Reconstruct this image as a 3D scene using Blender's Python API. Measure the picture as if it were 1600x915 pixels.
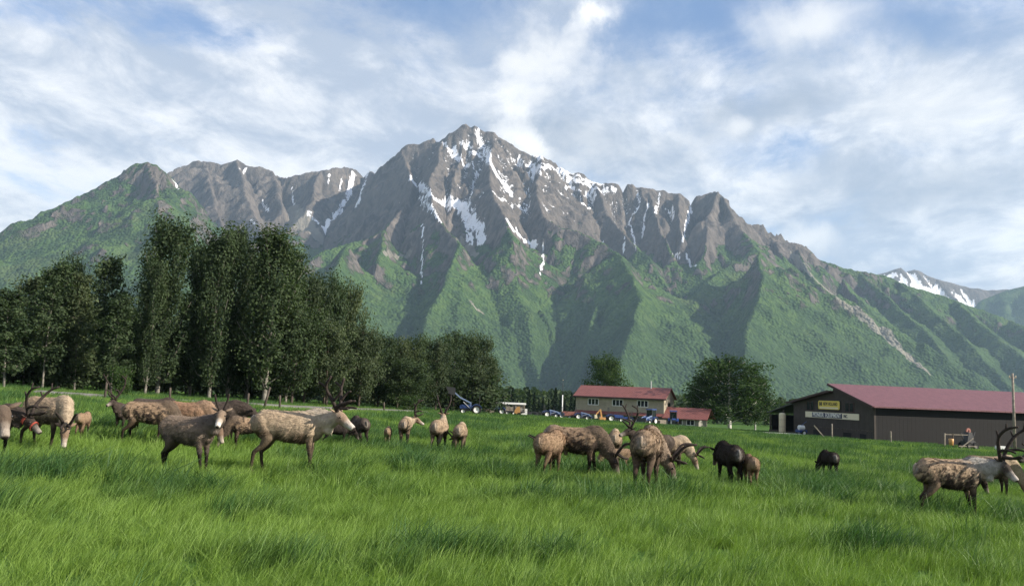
import bpy, bmesh, math, random
import numpy as np
from mathutils import Vector, Matrix, Euler

for _o in list(bpy.data.objects):
    bpy.data.objects.remove(_o, do_unlink=True)

# ------------------------------------------------------------------ camera, light, sky
SC = bpy.context.scene
COL = SC.collection
R = math.radians
FPX = 1300.0                       # focal length in photograph pixels (1600 wide)
CAM_Z, PITCH, ROLL = 1.6, R(6.78), R(2.2)
cam_d = bpy.data.cameras.new('camera'); cam_d.sensor_width = 36.0
cam_d.lens = 36.0 * FPX / 1600.0
cam_d.clip_start = 0.1; cam_d.clip_end = 60000
cam = bpy.data.objects.new('camera', cam_d); COL.objects.link(cam)
CAM_M = Matrix.Rotation(R(90) + PITCH, 4, 'X') @ Matrix.Rotation(ROLL, 4, 'Z')
cam.matrix_world = Matrix.Translation((0, 0, CAM_Z)) @ CAM_M
SC.camera = cam
SC.view_settings.view_transform = 'Standard'
SC.view_settings.look = 'None'
SC.view_settings.gamma = 1.0
SC.view_settings.exposure = 0.78
SC.cycles.max_bounces = 5
SC.cycles.diffuse_bounces = 2
SC.cycles.glossy_bounces = 2
SC.cycles.transmission_bounces = 2
SC.cycles.transparent_max_bounces = 6
SC.cycles.volume_bounces = 0
SC.cycles.denoising_prefilter = 'NONE'

SUN_ELEV, SUN_AZ = R(29.0), R(106.0)          # azimuth clockwise from +Y (the view direction)
SUN = Vector((math.sin(SUN_AZ) * math.cos(SUN_ELEV), math.cos(SUN_AZ) * math.cos(SUN_ELEV), math.sin(SUN_ELEV)))
sun_d = bpy.data.lights.new('sun', 'SUN'); sun_d.energy = 5.0; sun_d.angle = R(0.5)
sun_d.color = (1.0, 0.91, 0.78)
sun = bpy.data.objects.new('sun', sun_d); COL.objects.link(sun)
sun.rotation_euler = SUN.to_track_quat('Z', 'Y').to_euler()
sun.location = (60, -10, 60)


def ray(px, py):
    """unit direction in the world through a photograph pixel"""
    v = CAM_M.to_3x3() @ Vector(((px - 800.0) / FPX, -(py - 457.5) / FPX, -1.0))
    return v.normalized()


class NT:
    """small helper to write node trees"""
    def __init__(s, tree):
        s.t = tree; s.n = tree.nodes; s.l = tree.links
    def node(s, typ, ins=None, **kw):
        nd = s.n.new(typ)
        for k, v in kw.items(): setattr(nd, k, v)
        for k, v in (ins or {}).items(): s.put(nd.inputs[k], v)
        return nd
    def put(s, sock, v):
        if isinstance(v, bpy.types.NodeSocket): s.l.new(v, sock)
        elif isinstance(v, (int, float)) and sock.type in ('RGBA', 'VECTOR') and sock.type == 'RGBA': sock.default_value = (v, v, v, 1)
        elif isinstance(v, tuple) and sock.type == 'RGBA' and len(v) == 3: sock.default_value = v + (1,)
        else: sock.default_value = v
    def math(s, op, a, b=0.0, clamp=False, c=None):
        ins = {0: a, 1: b}
        if c is not None: ins[2] = c
        return s.node('ShaderNodeMath', ins, operation=op, use_clamp=clamp).outputs[0]
    def vmath(s, op, a, b=None, out=0, scale=None):
        ins = {0: a}
        if b is not None: ins[1] = b
        nd = s.node('ShaderNodeVectorMath', ins, operation=op)
        if scale is not None: s.put(nd.inputs['Scale'], scale)
        return nd.outputs[out]
    def mix(s, f, a, b, blend='MIX'):
        nd = s.node('ShaderNodeMix', None, data_type='RGBA', blend_type=blend)
        s.put(nd.inputs[0], f); s.put(nd.inputs[6], a); s.put(nd.inputs[7], b)
        return nd.outputs[2]
    def noise(s, vec, scale, detail=4, rough=.5, dist=0.0, out=0, lac=2.0):
        nd = s.node('ShaderNodeTexNoise', {'Scale': scale, 'Detail': detail, 'Roughness': rough, 'Distortion': dist, 'Lacunarity': lac})
        if vec is not None: s.put(nd.inputs['Vector'], vec)
        return nd.outputs[out]
    def ramp(s, f, lo, hi, a=0.0, b=1.0, smooth=True):
        nd = s.node('ShaderNodeMapRange', {0: f, 1: lo, 2: hi, 3: a, 4: b}, interpolation_type='SMOOTHSTEP' if smooth else 'LINEAR')
        return nd.outputs[0]
    def attr(s, name, out='Fac', kind='GEOMETRY'):
        return s.node('ShaderNodeAttribute', None, attribute_name=name, attribute_type=kind).outputs[out]


def make_world():
    w = bpy.data.worlds.new('World'); SC.world = w; w.use_nodes = True
    w.cycles.sampling_method = 'MANUAL'; w.cycles.sample_map_resolution = 256
    t = NT(w.node_tree); t.n.clear()
    sky = t.node('ShaderNodeTexSky', None, sky_type='NISHITA', sun_disc=False, sun_elevation=SUN_ELEV, sun_rotation=SUN_AZ,
                 air_density=1.0, dust_density=0.6, ozone_density=1.5, altitude=0.0)
    STR = 0.10
    d = t.node('ShaderNodeTexCoord').outputs['Generated']
    sep = t.node('ShaderNodeSeparateXYZ', {0: d})
    z = t.math('MAXIMUM', sep.outputs[2], 0.0)
    den = t.math('ADD', z, 0.19)
    px = t.math('DIVIDE', sep.outputs[0], den); py = t.math('DIVIDE', sep.outputs[1], den)
    # wind axis: streaks run from the near left to the far right
    ca, sa = math.cos(R(27)), math.sin(R(27))
    along = t.math('ADD', t.math('MULTIPLY', px, sa), t.math('MULTIPLY', py, ca))
    across = t.math('SUBTRACT', t.math('MULTIPLY', px, ca), t.math('MULTIPLY', py, sa))
    streak = t.node('ShaderNodeCombineXYZ', {0: across, 1: t.math('MULTIPLY', along, 0.30), 2: 3.7}).outputs[0]
    plane = t.node('ShaderNodeCombineXYZ', {0: px, 1: t.math('MULTIPLY', py, .8), 2: 1.3}).outputs[0]
    n1 = t.noise(streak, 2.0, 8, .57, .5)
    n2 = t.noise(plane, 2.9, 10, .66, .25)
    n3 = t.noise(d, 3.1, 5, .5, .3)
    dens = t.math('ADD', t.math('MULTIPLY', n1, .36), t.math('ADD', t.math('MULTIPLY', n2, .40), t.math('MULTIPLY', n3, .24)))
    # more cloud low over the land, clear blue higher up, as far round as the sky goes
    dens = t.math('ADD', dens, t.ramp(z, 0.30, 0.48, 0.075, -0.02))
    thin = t.ramp(dens, .43, .56, 0.0, 1.0)

    wA = t.vmath('SUBTRACT', t.noise(d, 8.0, 6, .6, .2, out=1), (.5, .5, .5))
    wB = t.vmath('SUBTRACT', t.noise(t.vmath('ADD', d, (3., 1., 2.)), 17.0, 5, .62, .2, out=1), (.5, .5, .5))

    def blob(px_, py_, wx, wy, rot, soft, warp, scale, seed):
        c = ray(px_, py_)
        right = Vector((c.y, -c.x, 0)).normalized(); up = right.cross(c).normalized()
        rr = right * math.cos(rot) + up * math.sin(rot); uu = up * math.cos(rot) - right * math.sin(rot)
        dd = t.vmath('ADD', d, t.vmath('SCALE', wA if scale < 11 else wB, scale=warp))
        dd = t.vmath('SUBTRACT', dd, tuple(c))
        a = t.math('DIVIDE', t.vmath('DOT_PRODUCT', dd, tuple(rr), out=1), wx / FPX)
        b = t.math('DIVIDE', t.vmath('DOT_PRODUCT', dd, tuple(uu), out=1), wy / FPX)
        r2 = t.math('SQRT', t.math('ADD', t.math('MULTIPLY', a, a), t.math('MULTIPLY', b, b)))
        front = t.ramp(t.vmath('DOT_PRODUCT', d, tuple(c), out=1), .7, .8)
        return t.math('MULTIPLY', t.ramp(r2, 1.0, 1.0 - soft, 0, 1), front)

    blue = sky.outputs[0]
    skyc = t.mix(1.0, blue, (1.02, 1.0, 1.10), 'MULTIPLY')
    K = 1.0 / STR / 2 ** SC.view_settings.exposure
    # body colour of the cloud sheet: white where thick and lit, blue grey where it is in its own shade
    lit = t.noise(t.vmath('ADD', plane, (.35, .12, 0)), 4.2, 9, .66, .3)
    litb = t.noise(t.vmath('ADD', streak, (.2, 0, 5)), 1.9, 6, .55, .3)
    sh = t.ramp(t.math('ADD', t.math('MULTIPLY', lit, .5), t.math('MULTIPLY', litb, .5)), .42, .60)
    cl = t.mix(sh, tuple(K * c for c in (.56, .63, .76)), tuple(K * c for c in (1.28, 1.26, 1.24)))
    col = t.mix(t.math('MULTIPLY', thin, .93), skyc, cl)
    W = tuple(K * c for c in (1.35, 1.32, 1.28)); W2 = tuple(K * c for c in (1.15, 1.14, 1.13)); G = tuple(K * c for c in (.42, .49, .61))
    G2 = tuple(K * c for c in (.30, .37, .48))
    BL = tuple(K * c for c in (.17, .31, .60))
    for args, colr, op in CLOUDS(W, W2, G, G2, BL):
        col = t.mix(t.math('MULTIPLY', blob(*args), op), col, colr)
    bg = t.node('ShaderNodeBackground', {0: col, 1: STR})
    out = t.node('ShaderNodeOutputWorld', {0: bg.outputs[0]})


def CLOUDS(W, W2, G, G2, BL):
    #        px    py   wx   wy  rot    soft warp scale seed
    return [((1040, 40, 190, 60, R(4), .8, .10, 9, 17.0), BL, .8),
            ((1480, 40, 160, 45, R(-4), .9, .10, 9, 27.0), BL, .7),
            ((690, 18, 130, 40, R(-8), .9, .10, 9, 37.0), BL, .7),
            ((880, 215, 260, 60, R(-8), .9, .12, 7, 1.0), G2, .45),
            ((1190, 190, 180, 55, R(10), .95, .14, 7, 4.0), G, .75),
            ((1430, 290, 270, 70, R(4), .95, .14, 7, 5.0), G, .65),
            ((1265, 30, 120, 64, R(-12), .9, .12, 9, 2.0), W2, .75),
            ((925, 30, 60, 32, R(8), .95, .09, 15, 3.0), W, .9),
            ((860, 95, 95, 100, R(-20), .95, .16, 12, 6.0), W2, .8),
            ((826, 110, 62, 66, R(-20), .95, .13, 18, 7.0), W2, .6),
            ((806, 178, 42, 62, R(8), .95, .12, 18, 7.0), W, .7),
            ((822, 222, 56, 24, R(-20), .9, .06, 22, 8.0), W, .95),
            ((1148, 200, 34, 26, R(20), .9, .05, 18, 9.0), W2, .75),
            ((1262, 375, 60, 34, R(-25), .9, .06, 14, 10.0), W2, .85),
            ((1450, 160, 150, 60, R(5), .9, .10, 9, 11.0), W2, .55)]


make_world()
# ------------------------------------------------------------------ helpers for objects
def tag(o, label=None, cat=None, group=None, kind=None):
    if label: o['label'] = label
    if cat: o['category'] = cat
    if group: o['group'] = group
    if kind: o['kind'] = kind
    return o


def link(name, me, mat=None, parent=None):
    o = bpy.data.objects.new(name, me); COL.objects.link(o)
    if mat is not None and len(me.materials) == 0:
        me.materials.append(mat)
    if parent is not None: o.parent = parent
    return o


def empty(name, loc=(0, 0, 0), rz=0.0, scale=1.0):
    o = bpy.data.objects.new(name, None); COL.objects.link(o)
    o.location = loc; o.rotation_euler = (0, 0, rz); o.scale = (scale,) * 3
    o.empty_display_size = .3
    return o


def grid_mesh(name, X, Y, Z, smooth=True):
    ny, nx = X.shape
    me = bpy.data.meshes.new(name)
    v = np.stack([X, Y, Z], -1).reshape(-1, 3).astype(np.float32)
    idx = np.arange(nx * ny).reshape(ny, nx)
    q = np.stack([idx[:-1, :-1], idx[:-1, 1:], idx[1:, 1:], idx[1:, :-1]], -1).reshape(-1, 4)
    me.vertices.add(len(v)); me.vertices.foreach_set('co', v.ravel())
    me.loops.add(q.size); me.loops.foreach_set('vertex_index', q.ravel().astype(np.int32))
    me.polygons.add(len(q)); me.polygons.foreach_set('loop_start', (np.arange(len(q)) * 4).astype(np.int32))
    me.polygons.foreach_set('use_smooth', np.full(len(q), smooth))
    me.update(calc_edges=True)
    return me


def quads_mesh(name, V, F, smooth=False):
    """V (n,3) and F (m,k) arrays -> mesh"""
    me = bpy.data.meshes.new(name)
    V = np.asarray(V, np.float32); F = np.asarray(F, np.int32); k = F.shape[1]
    me.vertices.add(len(V)); me.vertices.foreach_set('co', V.ravel())
    me.loops.add(F.size); me.loops.foreach_set('vertex_index', F.ravel())
    me.polygons.add(len(F)); me.polygons.foreach_set('loop_start', (np.arange(len(F)) * k).astype(np.int32))
    me.polygons.foreach_set('use_smooth', np.full(len(F), smooth))
    me.update(calc_edges=True)
    return me


def set_attr(me, name, arr):
    a = me.attributes.new(name, 'FLOAT', 'POINT')
    a.data.foreach_set('value', np.asarray(arr, np.float32).ravel())


def set_col(me, name, arr):
    a = me.attributes.new(name, 'FLOAT_COLOR', 'POINT')
    c = np.ones((len(arr), 4), np.float32); c[:, :3] = arr
    a.data.foreach_set('color', c.ravel())


_rs = np.random.RandomState(11)
_perm = _rs.permutation(1024).astype(np.int64)
_ang = _rs.rand(1024) * 2 * np.pi
_gx, _gy = np.cos(_ang).astype(np.float32), np.sin(_ang).astype(np.float32)


def perlin(x, y, seed=0):
    x = np.asarray(x, np.float64); y = np.asarray(y, np.float64)
    xi = np.floor(x).astype(np.int64); yi = np.floor(y).astype(np.int64)
    fx = (x - xi).astype(np.float32); fy = (y - yi).astype(np.float32)
    def g(ix, iy, dx, dy):
        h = _perm[(_perm[(ix + seed * 57) & 1023] + iy) & 1023]
        return _gx[h] * dx + _gy[h] * dy
    u = fx * fx * fx * (fx * (fx * 6 - 15) + 10); v = fy * fy * fy * (fy * (fy * 6 - 15) + 10)
    a = g(xi, yi, fx, fy); b = g(xi + 1, yi, fx - 1, fy)
    c = g(xi, yi + 1, fx, fy - 1); d = g(xi + 1, yi + 1, fx - 1, fy - 1)
    return ((a + u * (b - a)) * (1 - v) + (c + u * (d - c)) * v) * 1.5


def fbm(x, y, oct=4, seed=0, gain=.5):
    s = 0; a = 1.0; n = 0
    for i in range(oct):
        s = s + a * perlin(x * 2 ** i, y * 2 ** i, seed + i); n += a; a *= gain
    return s / n


def ridged(x, y, oct=4, seed=0, gain=.5):
    s = 0; a = 1.0; n = 0; w = 1.0
    for i in range(oct):
        r = 1 - np.abs(perlin(x * 2 ** i, y * 2 ** i, seed + i)); r = r * r * w
        w = np.clip(r * 1.6, 0, 1)
        s = s + a * r; n += a; a *= gain
    return s / n


def sstep(x, a, b):
    t = np.clip((x - a) / (b - a), 0, 1); return t * t * (3 - 2 * t)


# ------------------------------------------------------------------ the field
def ground_z(x, y):
    x = np.asarray(x, np.float64); y = np.asarray(y, np.float64)
    far = 1 - sstep(y, 170, 420)
    xt = 130 * np.tanh(x / 130)
    k = np.clip(y, 0, 280)
    back = 12 * np.log1p(np.exp((k - 25) / 12)); back2 = 10 * np.log1p(np.exp((k - 125) / 10))
    z = -0.03 * xt * far - 0.0175 * back - 0.010 * back2
    near = np.exp(-np.hypot(x, y) / 70)
    z = z + near * (0.16 * perlin(x / 7.0, y / 9.0, 3) + .06 * perlin(x / 2.3, y / 2.6, 5)) * sstep(np.hypot(x, y), 2, 8)
    return z


def gz(x, y): return float(ground_z(x, y))


def at_ground(px, py, dz=0.0):
    """where the sight line through a photograph pixel meets the field (dz above it)"""
    d = ray(px, py); t = 3.0
    for _ in range(6000):
        x, y, z = d.x * t, d.y * t, CAM_Z + d.z * t
        if z <= gz(x, y) + dz: break
        t += .02 if t < 60 else .1
    return Vector((x, y, gz(x, y)))


def at_depth(px, D):
    """a place on the field in the column px of the photograph, D metres out"""
    py = 612
    for _ in range(4):
        d = ray(px, py); t = D / d.y
        x = d.x * t
        z = gz(x, D)
        py = py + ((CAM_Z + d.z * t) - z) / D * FPX
    return Vector((x, D, z))


def height_at(px, py, D):
    """z of the sight line at depth D"""
    d = ray(px, py); return CAM_Z + d.z * D / d.y


def make_ground():
    s = np.linspace(-1, 1, 331); xs = 6500 * np.sinh(8.6 * s) / math.sinh(8.6)
    u = np.linspace(0, 1, 331); ys = -30 + 9030 * (np.sinh(6.6 * u) / math.sinh(6.6))
    X, Y = np.meshgrid(xs, ys)
    Z = ground_z(X, Y)
    me = grid_mesh('field', X, Y, Z)
    m = bpy.data.materials.new('field_soil'); m.use_nodes = True
    t = NT(m.node_tree); b = t.n['Principled BSDF']
    p = t.node('ShaderNodeNewGeometry').outputs['Position']
    n = t.noise(p, .35, 5, .6); n2 = t.noise(p, 9, 4, .6); n3 = t.noise(p, .06, 3, .5)
    c = t.mix(t.ramp(n, .35, .65), (.045, .10, .018), (.075, .15, .026))
    c = t.mix(t.math('MULTIPLY', t.ramp(n2, .4, .7), .5), c, (.03, .06, .015))
    c = t.mix(t.ramp(n3, .5, .65, 0, .5), c, (.10, .15, .04))
    t.put(b.inputs['Base Color'], c); b.inputs['Roughness'].default_value = .95
    b.inputs['Specular IOR Level'].default_value = .1
    bm_ = t.node('ShaderNodeBump', {'Height': n2, 'Strength': .6, 'Distance': .08})
    t.put(b.inputs['Normal'], bm_.outputs[0])
    return tag(link('field', me, m), kind='structure')


make_ground()

# ------------------------------------------------------------------ the mountains
def P3(px, py, D):
    d = ray(px, py); k = D / d.y
    return np.array((d.x * k, D, CAM_Z + d.z * k))


def vtan(px, py):
    d = ray(px, py); return d.z / d.y


def crest(pts):
    """skyline: (px, py, depth)"""
    out = []; last = None
    for p in pts:
        D = p[2] if len(p) > 2 else last
        last = D; out.append(P3(p[0], p[1], D))
    return out


def spur(D0, s, pts, wob=0.0):
    """a crest that runs down towards the field at the gradient s from the depth D0"""
    z0 = vtan(*pts[0]) * D0; out = []
    for (px, py) in pts:
        D = (s * D0 - z0) / (s - min(vtan(px, py), s - .05)); out.append(P3(px, py, D))
    return out


RIDGES = []
def add_ridge(pl, k=.85): RIDGES.append((pl, k))

add_ridge(crest([(568, 279, 5900), (577, 266, 5750), (587, 272, 5600), (600, 262, 5400), (614, 246, 5180), (628, 232, 5000), (637, 225), (645, 225), (657, 222), (668, 217), (676, 215), (682, 222),
                 (692, 217, 4960)]), (1.35, .9))
add_ridge(crest([(692, 217, 4960), (702, 209), (713, 203), (722, 196), (728, 194), (736, 199), (742, 196), (752, 203), (762, 205), (771, 208), (780, 215, 5000), (792, 222), (806, 231), (820, 236), (832, 240), (845, 240),
                 (858, 250), (870, 258, 4950), (885, 265), (894, 270), (905, 268), (916, 274), (926, 283), (940, 286), (955, 285), (964, 287), (971, 296), (978, 288), (985, 287), (992, 292),
                 (1003, 291), (1015, 293), (1027, 298), (1040, 298), (1052, 303), (1062, 301), (1070, 308), (1079, 315), (1088, 306), (1100, 302), (1112, 299), (1120, 298, 4850), (1130, 307), (1137, 312),
                 (1150, 322), (1160, 330), (1172, 342), (1186, 351), (1198, 362), (1210, 372, 4650), (1222, 377), (1235, 378), (1250, 382), (1258, 384, 4700), (1268, 395), (1281, 406),
                 (1296, 409), (1310, 416), (1328, 420), (1350, 424), (1372, 427), (1392, 432, 4700), (1412, 440), (1432, 449), (1455, 456), (1480, 465), (1505, 473), (1532, 483), (1565, 495), (1602, 509, 4600), (1700, 540, 4500), (1850, 585, 4400)]), (.92, .9))
add_ridge(crest([(232, 300, 5500), (262, 270, 5500), (275, 263, 5550), (290, 258, 5600), (305, 253), (320, 251), (333, 252), (345, 256), (358, 254), (366, 250), (372, 248), (378, 252), (388, 256), (400, 260), (412, 261), (420, 264), (427, 266), (436, 274), (448, 279, 5500), (459, 274), (470, 272), (486, 269),
                 (500, 268), (512, 264), (525, 262, 5550), (540, 261, 5680), (555, 264, 5800), (562, 272, 5850), (568, 279, 5900)]), .95)
add_ridge(crest([(-420, 590, 3600), (-250, 530, 3800), (-100, 460, 3950), (0, 396, 4100), (30, 375), (52, 360), (70, 350), (92, 337), (112, 325), (132, 310), (152, 297), (170, 285), (190, 275, 4200), (202, 264), (214, 256), (224, 254), (234, 254), (244, 258),
                 (254, 265), (266, 277, 4250), (280, 296), (300, 322, 4260), (320, 350), (345, 385, 4300), (370, 420), (400, 470, 4350)]), .8)
# main face: shoulder that turns left, then the green spurs with the dark gullies between them
# (flank gradients: first the side towards the left of the photograph, then the side towards the right)
add_ridge(spur(5000, .75, [(628, 232), (640, 262), (642, 290), (632, 318), (618, 338), (600, 358), (572, 373), (540, 381), (505, 391), (470, 415), (430, 450), (400, 500)]), (1.25, 0.95))
add_ridge(spur(4000, .62, [(600, 358), (592, 395), (580, 430), (572, 470), (566, 520), (560, 580), (556, 625)]), (0.70, 0.58))
add_ridge(spur(3620, .60, [(540, 381), (528, 420), (515, 470), (505, 530), (500, 600)]), (0.58, 0.58))
add_ridge(spur(4960, .72, [(692, 217), (684, 250), (672, 285), (676, 320), (696, 352), (718, 377), (706, 410), (690, 448), (672, 492), (656, 545), (648, 590), (644, 625)]), (1.25, 0.58))
add_ridge(spur(4960, .74, [(771, 208), (768, 240), (765, 275), (770, 310), (790, 340), (800, 372)]), (0.80, 0.72))
add_ridge(spur(4980, .72, [(845, 240), (842, 275), (838, 305), (848, 335), (872, 352), (908, 362), (938, 376), (962, 392), (952, 425), (938, 465), (922, 515), (908, 565), (902, 620)]), (1.15, 0.58))
add_ridge(spur(3760, .60, [(962, 392), (990, 430), (1000, 465), (988, 505), (968, 555), (955, 610)]), (0.85, 0.58))
add_ridge(spur(4950, .74, [(930, 283), (940, 310), (955, 340), (985, 375), (1015, 405)]), (0.75, 0.75))
add_ridge(spur(4950, .80, [(1015, 293), (1022, 330), (1034, 365), (1050, 395)]), .9)
add_ridge(spur(4900, .80, [(1062, 301), (1060, 335), (1066, 370)]), .9)
add_ridge(spur(4850, .80, [(1118, 299), (1108, 335), (1104, 370), (1096, 400)]), .9)
add_ridge(spur(4850, .75, [(1125, 304), (1150, 345), (1172, 372), (1186, 392), (1160, 405), (1125, 422), (1092, 448), (1100, 500), (1112, 560), (1120, 640)]), (0.60, 0.60))
add_ridge(spur(3900, .62, [(1186, 392), (1192, 430), (1184, 470), (1170, 515), (1158, 560), (1152, 640)]), (1.15, 0.58))
add_ridge(spur(4650, .66, [(1215, 374), (1226, 410), (1238, 460), (1248, 520), (1256, 580), (1260, 640)]), (0.58, 0.58))
add_ridge(spur(4680, .64, [(1240, 379), (1268, 430), (1300, 478), (1328, 530), (1350, 580), (1370, 640)]), (0.58, 0.58))
add_ridge(spur(4700, .62, [(1290, 408), (1330, 455), (1375, 500), (1420, 550), (1455, 592), (1480, 640)]), (0.58, 0.58))
add_ridge(spur(4700, .60, [(1340, 422), (1390, 465), (1440, 515), (1490, 565), (1530, 620)]), (0.60, 0.58))
add_ridge(spur(4700, .58, [(1400, 435), (1450, 478), (1505, 528), (1560, 580), (1600, 630)]), (0.58, 0.58))
add_ridge(spur(4650, .56, [(1490, 468), (1540, 512), (1600, 560), (1660, 620)]), (0.60, 0.58))
add_ridge(spur(4600, .55, [(1580, 500), (1650, 545), (1720, 600)]), .55)
# left mountain
add_ridge(spur(4200, .66, [(232, 254), (246, 285), (250, 320), (246, 365), (236, 420), (222, 480), (210, 550), (202, 620)]), (1.0, 0.75))
add_ridge(spur(4200, .64, [(192, 275), (175, 318), (158, 362), (140, 420), (124, 490), (112, 560), (106, 620)]), (.95, 0.65))
add_ridge(spur(4150, .62, [(130, 311), (95, 365), (60, 425), (35, 490), (15, 560), (5, 620)]), (.85, 0.65))
add_ridge(spur(4120, .60, [(60, 355), (15, 415), (-30, 480), (-60, 560), (-70, 620)]), (.85, 0.65))
add_ridge(spur(4250, .66, [(266, 277), (284, 330), (300, 390), (310, 450), (318, 520), (322, 600)]), (0.60, 0.60))
add_ridge(spur(5600, .80, [(320, 251), (332, 300), (345, 345), (360, 400)]), (0.60, 0.60))
add_ridge(spur(5600, .80, [(372, 248), (382, 295), (400, 340), (420, 390)]), (0.60, 0.60))
add_ridge(spur(5550, .80, [(427, 266), (436, 310), (450, 350)]), (0.60, 0.70))
add_ridge(spur(5450, .85, [(500, 268), (488, 310), (476, 345)]), .75)
add_ridge(spur(5700, .85, [(548, 262), (535, 295), (520, 325)]), .8)


# broad faces: from a crest down to the gully line beside it (px, py, depth)
FACES = []
S2_CREST = spur(4960, .72, [(696, 352), (718, 377), (706, 410), (690, 448), (672, 492), (656, 545), (648, 590), (644, 625)])
S3_CREST = spur(4980, .72, [(938, 376), (962, 392), (952, 425), (938, 465), (922, 515), (908, 565), (902, 620)])
G1 = [P3(*q) for q in [(655, 345, 4280), (645, 400, 4020), (641, 435, 3840), (639, 480, 3600), (636, 530, 3300), (634, 580, 2980), (634, 625, 2650)]]
G2 = [P3(*q) for q in [(842, 400, 4150), (848, 440, 3900), (858, 480, 3650), (870, 525, 3400), (880, 565, 3150), (887, 600, 2900), (890, 625, 2650)]]
G3 = [P3(*q) for q in [(1050, 420, 4200), (1065, 460, 3900), (1090, 520, 3500), (1105, 570, 3150), (1110, 625, 2700)]]
S1_CREST = spur(4000, .62, [(600, 358), (592, 395), (580, 430), (572, 470), (566, 520), (560, 580), (556, 625)])
A1 = spur(4200, .66, [(232, 254), (246, 285), (250, 320), (246, 365), (236, 420), (222, 480), (210, 550), (202, 620)])
A2 = spur(4150, .62, [(130, 311), (95, 365), (60, 425), (35, 490), (15, 560), (5, 620)])
A3 = spur(4120, .60, [(60, 355), (15, 415), (-30, 480), (-60, 560), (-70, 620)])
A4 = spur(4250, .66, [(266, 277), (284, 330), (300, 390), (310, 450), (318, 520), (322, 600)])
FACES.append((S1_CREST, G1, 20.0)); FACES.append((A1, A2, 30.0)); FACES.append((A2, A3, 10.0)); FACES.append((A4, A1, 0.0))
FACES.append((S2_CREST, G2, 55.0)); FACES.append((S3_CREST, G3, 60.0))


def cone_heights(X, Y):
    """height of the nearest-governing crest at every place, with the distance to it and the station along it"""
    H = np.full(X.shape, -1e9, np.float32); Dm = np.zeros(X.shape, np.float32); S = np.zeros(X.shape, np.float32)
    Xf = X.astype(np.float32); Yf = Y.astype(np.float32)
    st = 0.0
    for ri, (pl, k) in enumerate(RIDGES):
        st = ri * 3331.0
        for a, b in zip(pl[:-1], pl[1:]):
            ab = b[:2] - a[:2]; L2 = float(ab @ ab); L = math.sqrt(L2)
            if L < 1e-3: continue
            tr = ((Xf - a[0]) * ab[0] + (Yf - a[1]) * ab[1]) / L2
            tt = np.clip(tr, 0, 1)
            dx = Xf - (a[0] + ab[0] * tt); dy = Yf - (a[1] + ab[1] * tt)
            d = np.sqrt(dx * dx + dy * dy)
            if isinstance(k, tuple):
                cr = (ab[0] * (Yf - a[1]) - ab[1] * (Xf - a[0])) / L
                kk = np.where(cr > 0, k[1], k[0]).astype(np.float32)
                par = np.abs(tr - tt) * L
                h = a[2] + (b[2] - a[2]) * tt - kk * np.abs(cr) - 1.0 * par
            else:
                h = a[2] + (b[2] - a[2]) * tt - k * d
            m = h > H
            H[m] = h[m]; Dm[m] = d[m]; S[m] = (st + tt * L)[m]
            st += L
    if len(RIDGES) > 5:
        for c, g, bulge in FACES:
            c = sorted(c, key=lambda p: p[1]); g = sorted(g, key=lambda p: p[1])
            cy = [p[1] for p in c]; gy = [p[1] for p in g]
            xc = np.interp(Yf, cy, [p[0] for p in c]); zc = np.interp(Yf, cy, [p[2] for p in c])
            xg = np.interp(Yf, gy, [p[0] for p in g]); zg = np.interp(Yf, gy, [p[2] for p in g])
            tt = (Xf - xc) / np.where(np.abs(xg - xc) < 20, 20, xg - xc)
            ok = (tt > 0) & (tt < 1) & (Yf > max(cy[0], gy[0])) & (Yf < min(cy[-1], gy[-1]))
            h = zc + (zg - zc) * tt + bulge * 4 * tt * (1 - tt) * np.clip((Yf - cy[0]) / 900, .3, 1)
            m = ok & (h > H)
            H[m] = h[m]; Dm[m] = (tt * np.abs(xg - xc))[m]; S[m] = (Yf * 1.0)[m]
    return H, Dm, S


MX0, MX1, MY0, MY1, MSTEP = -3500.0, 3500.0, 2050.0, 6200.0, 9.0


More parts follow.
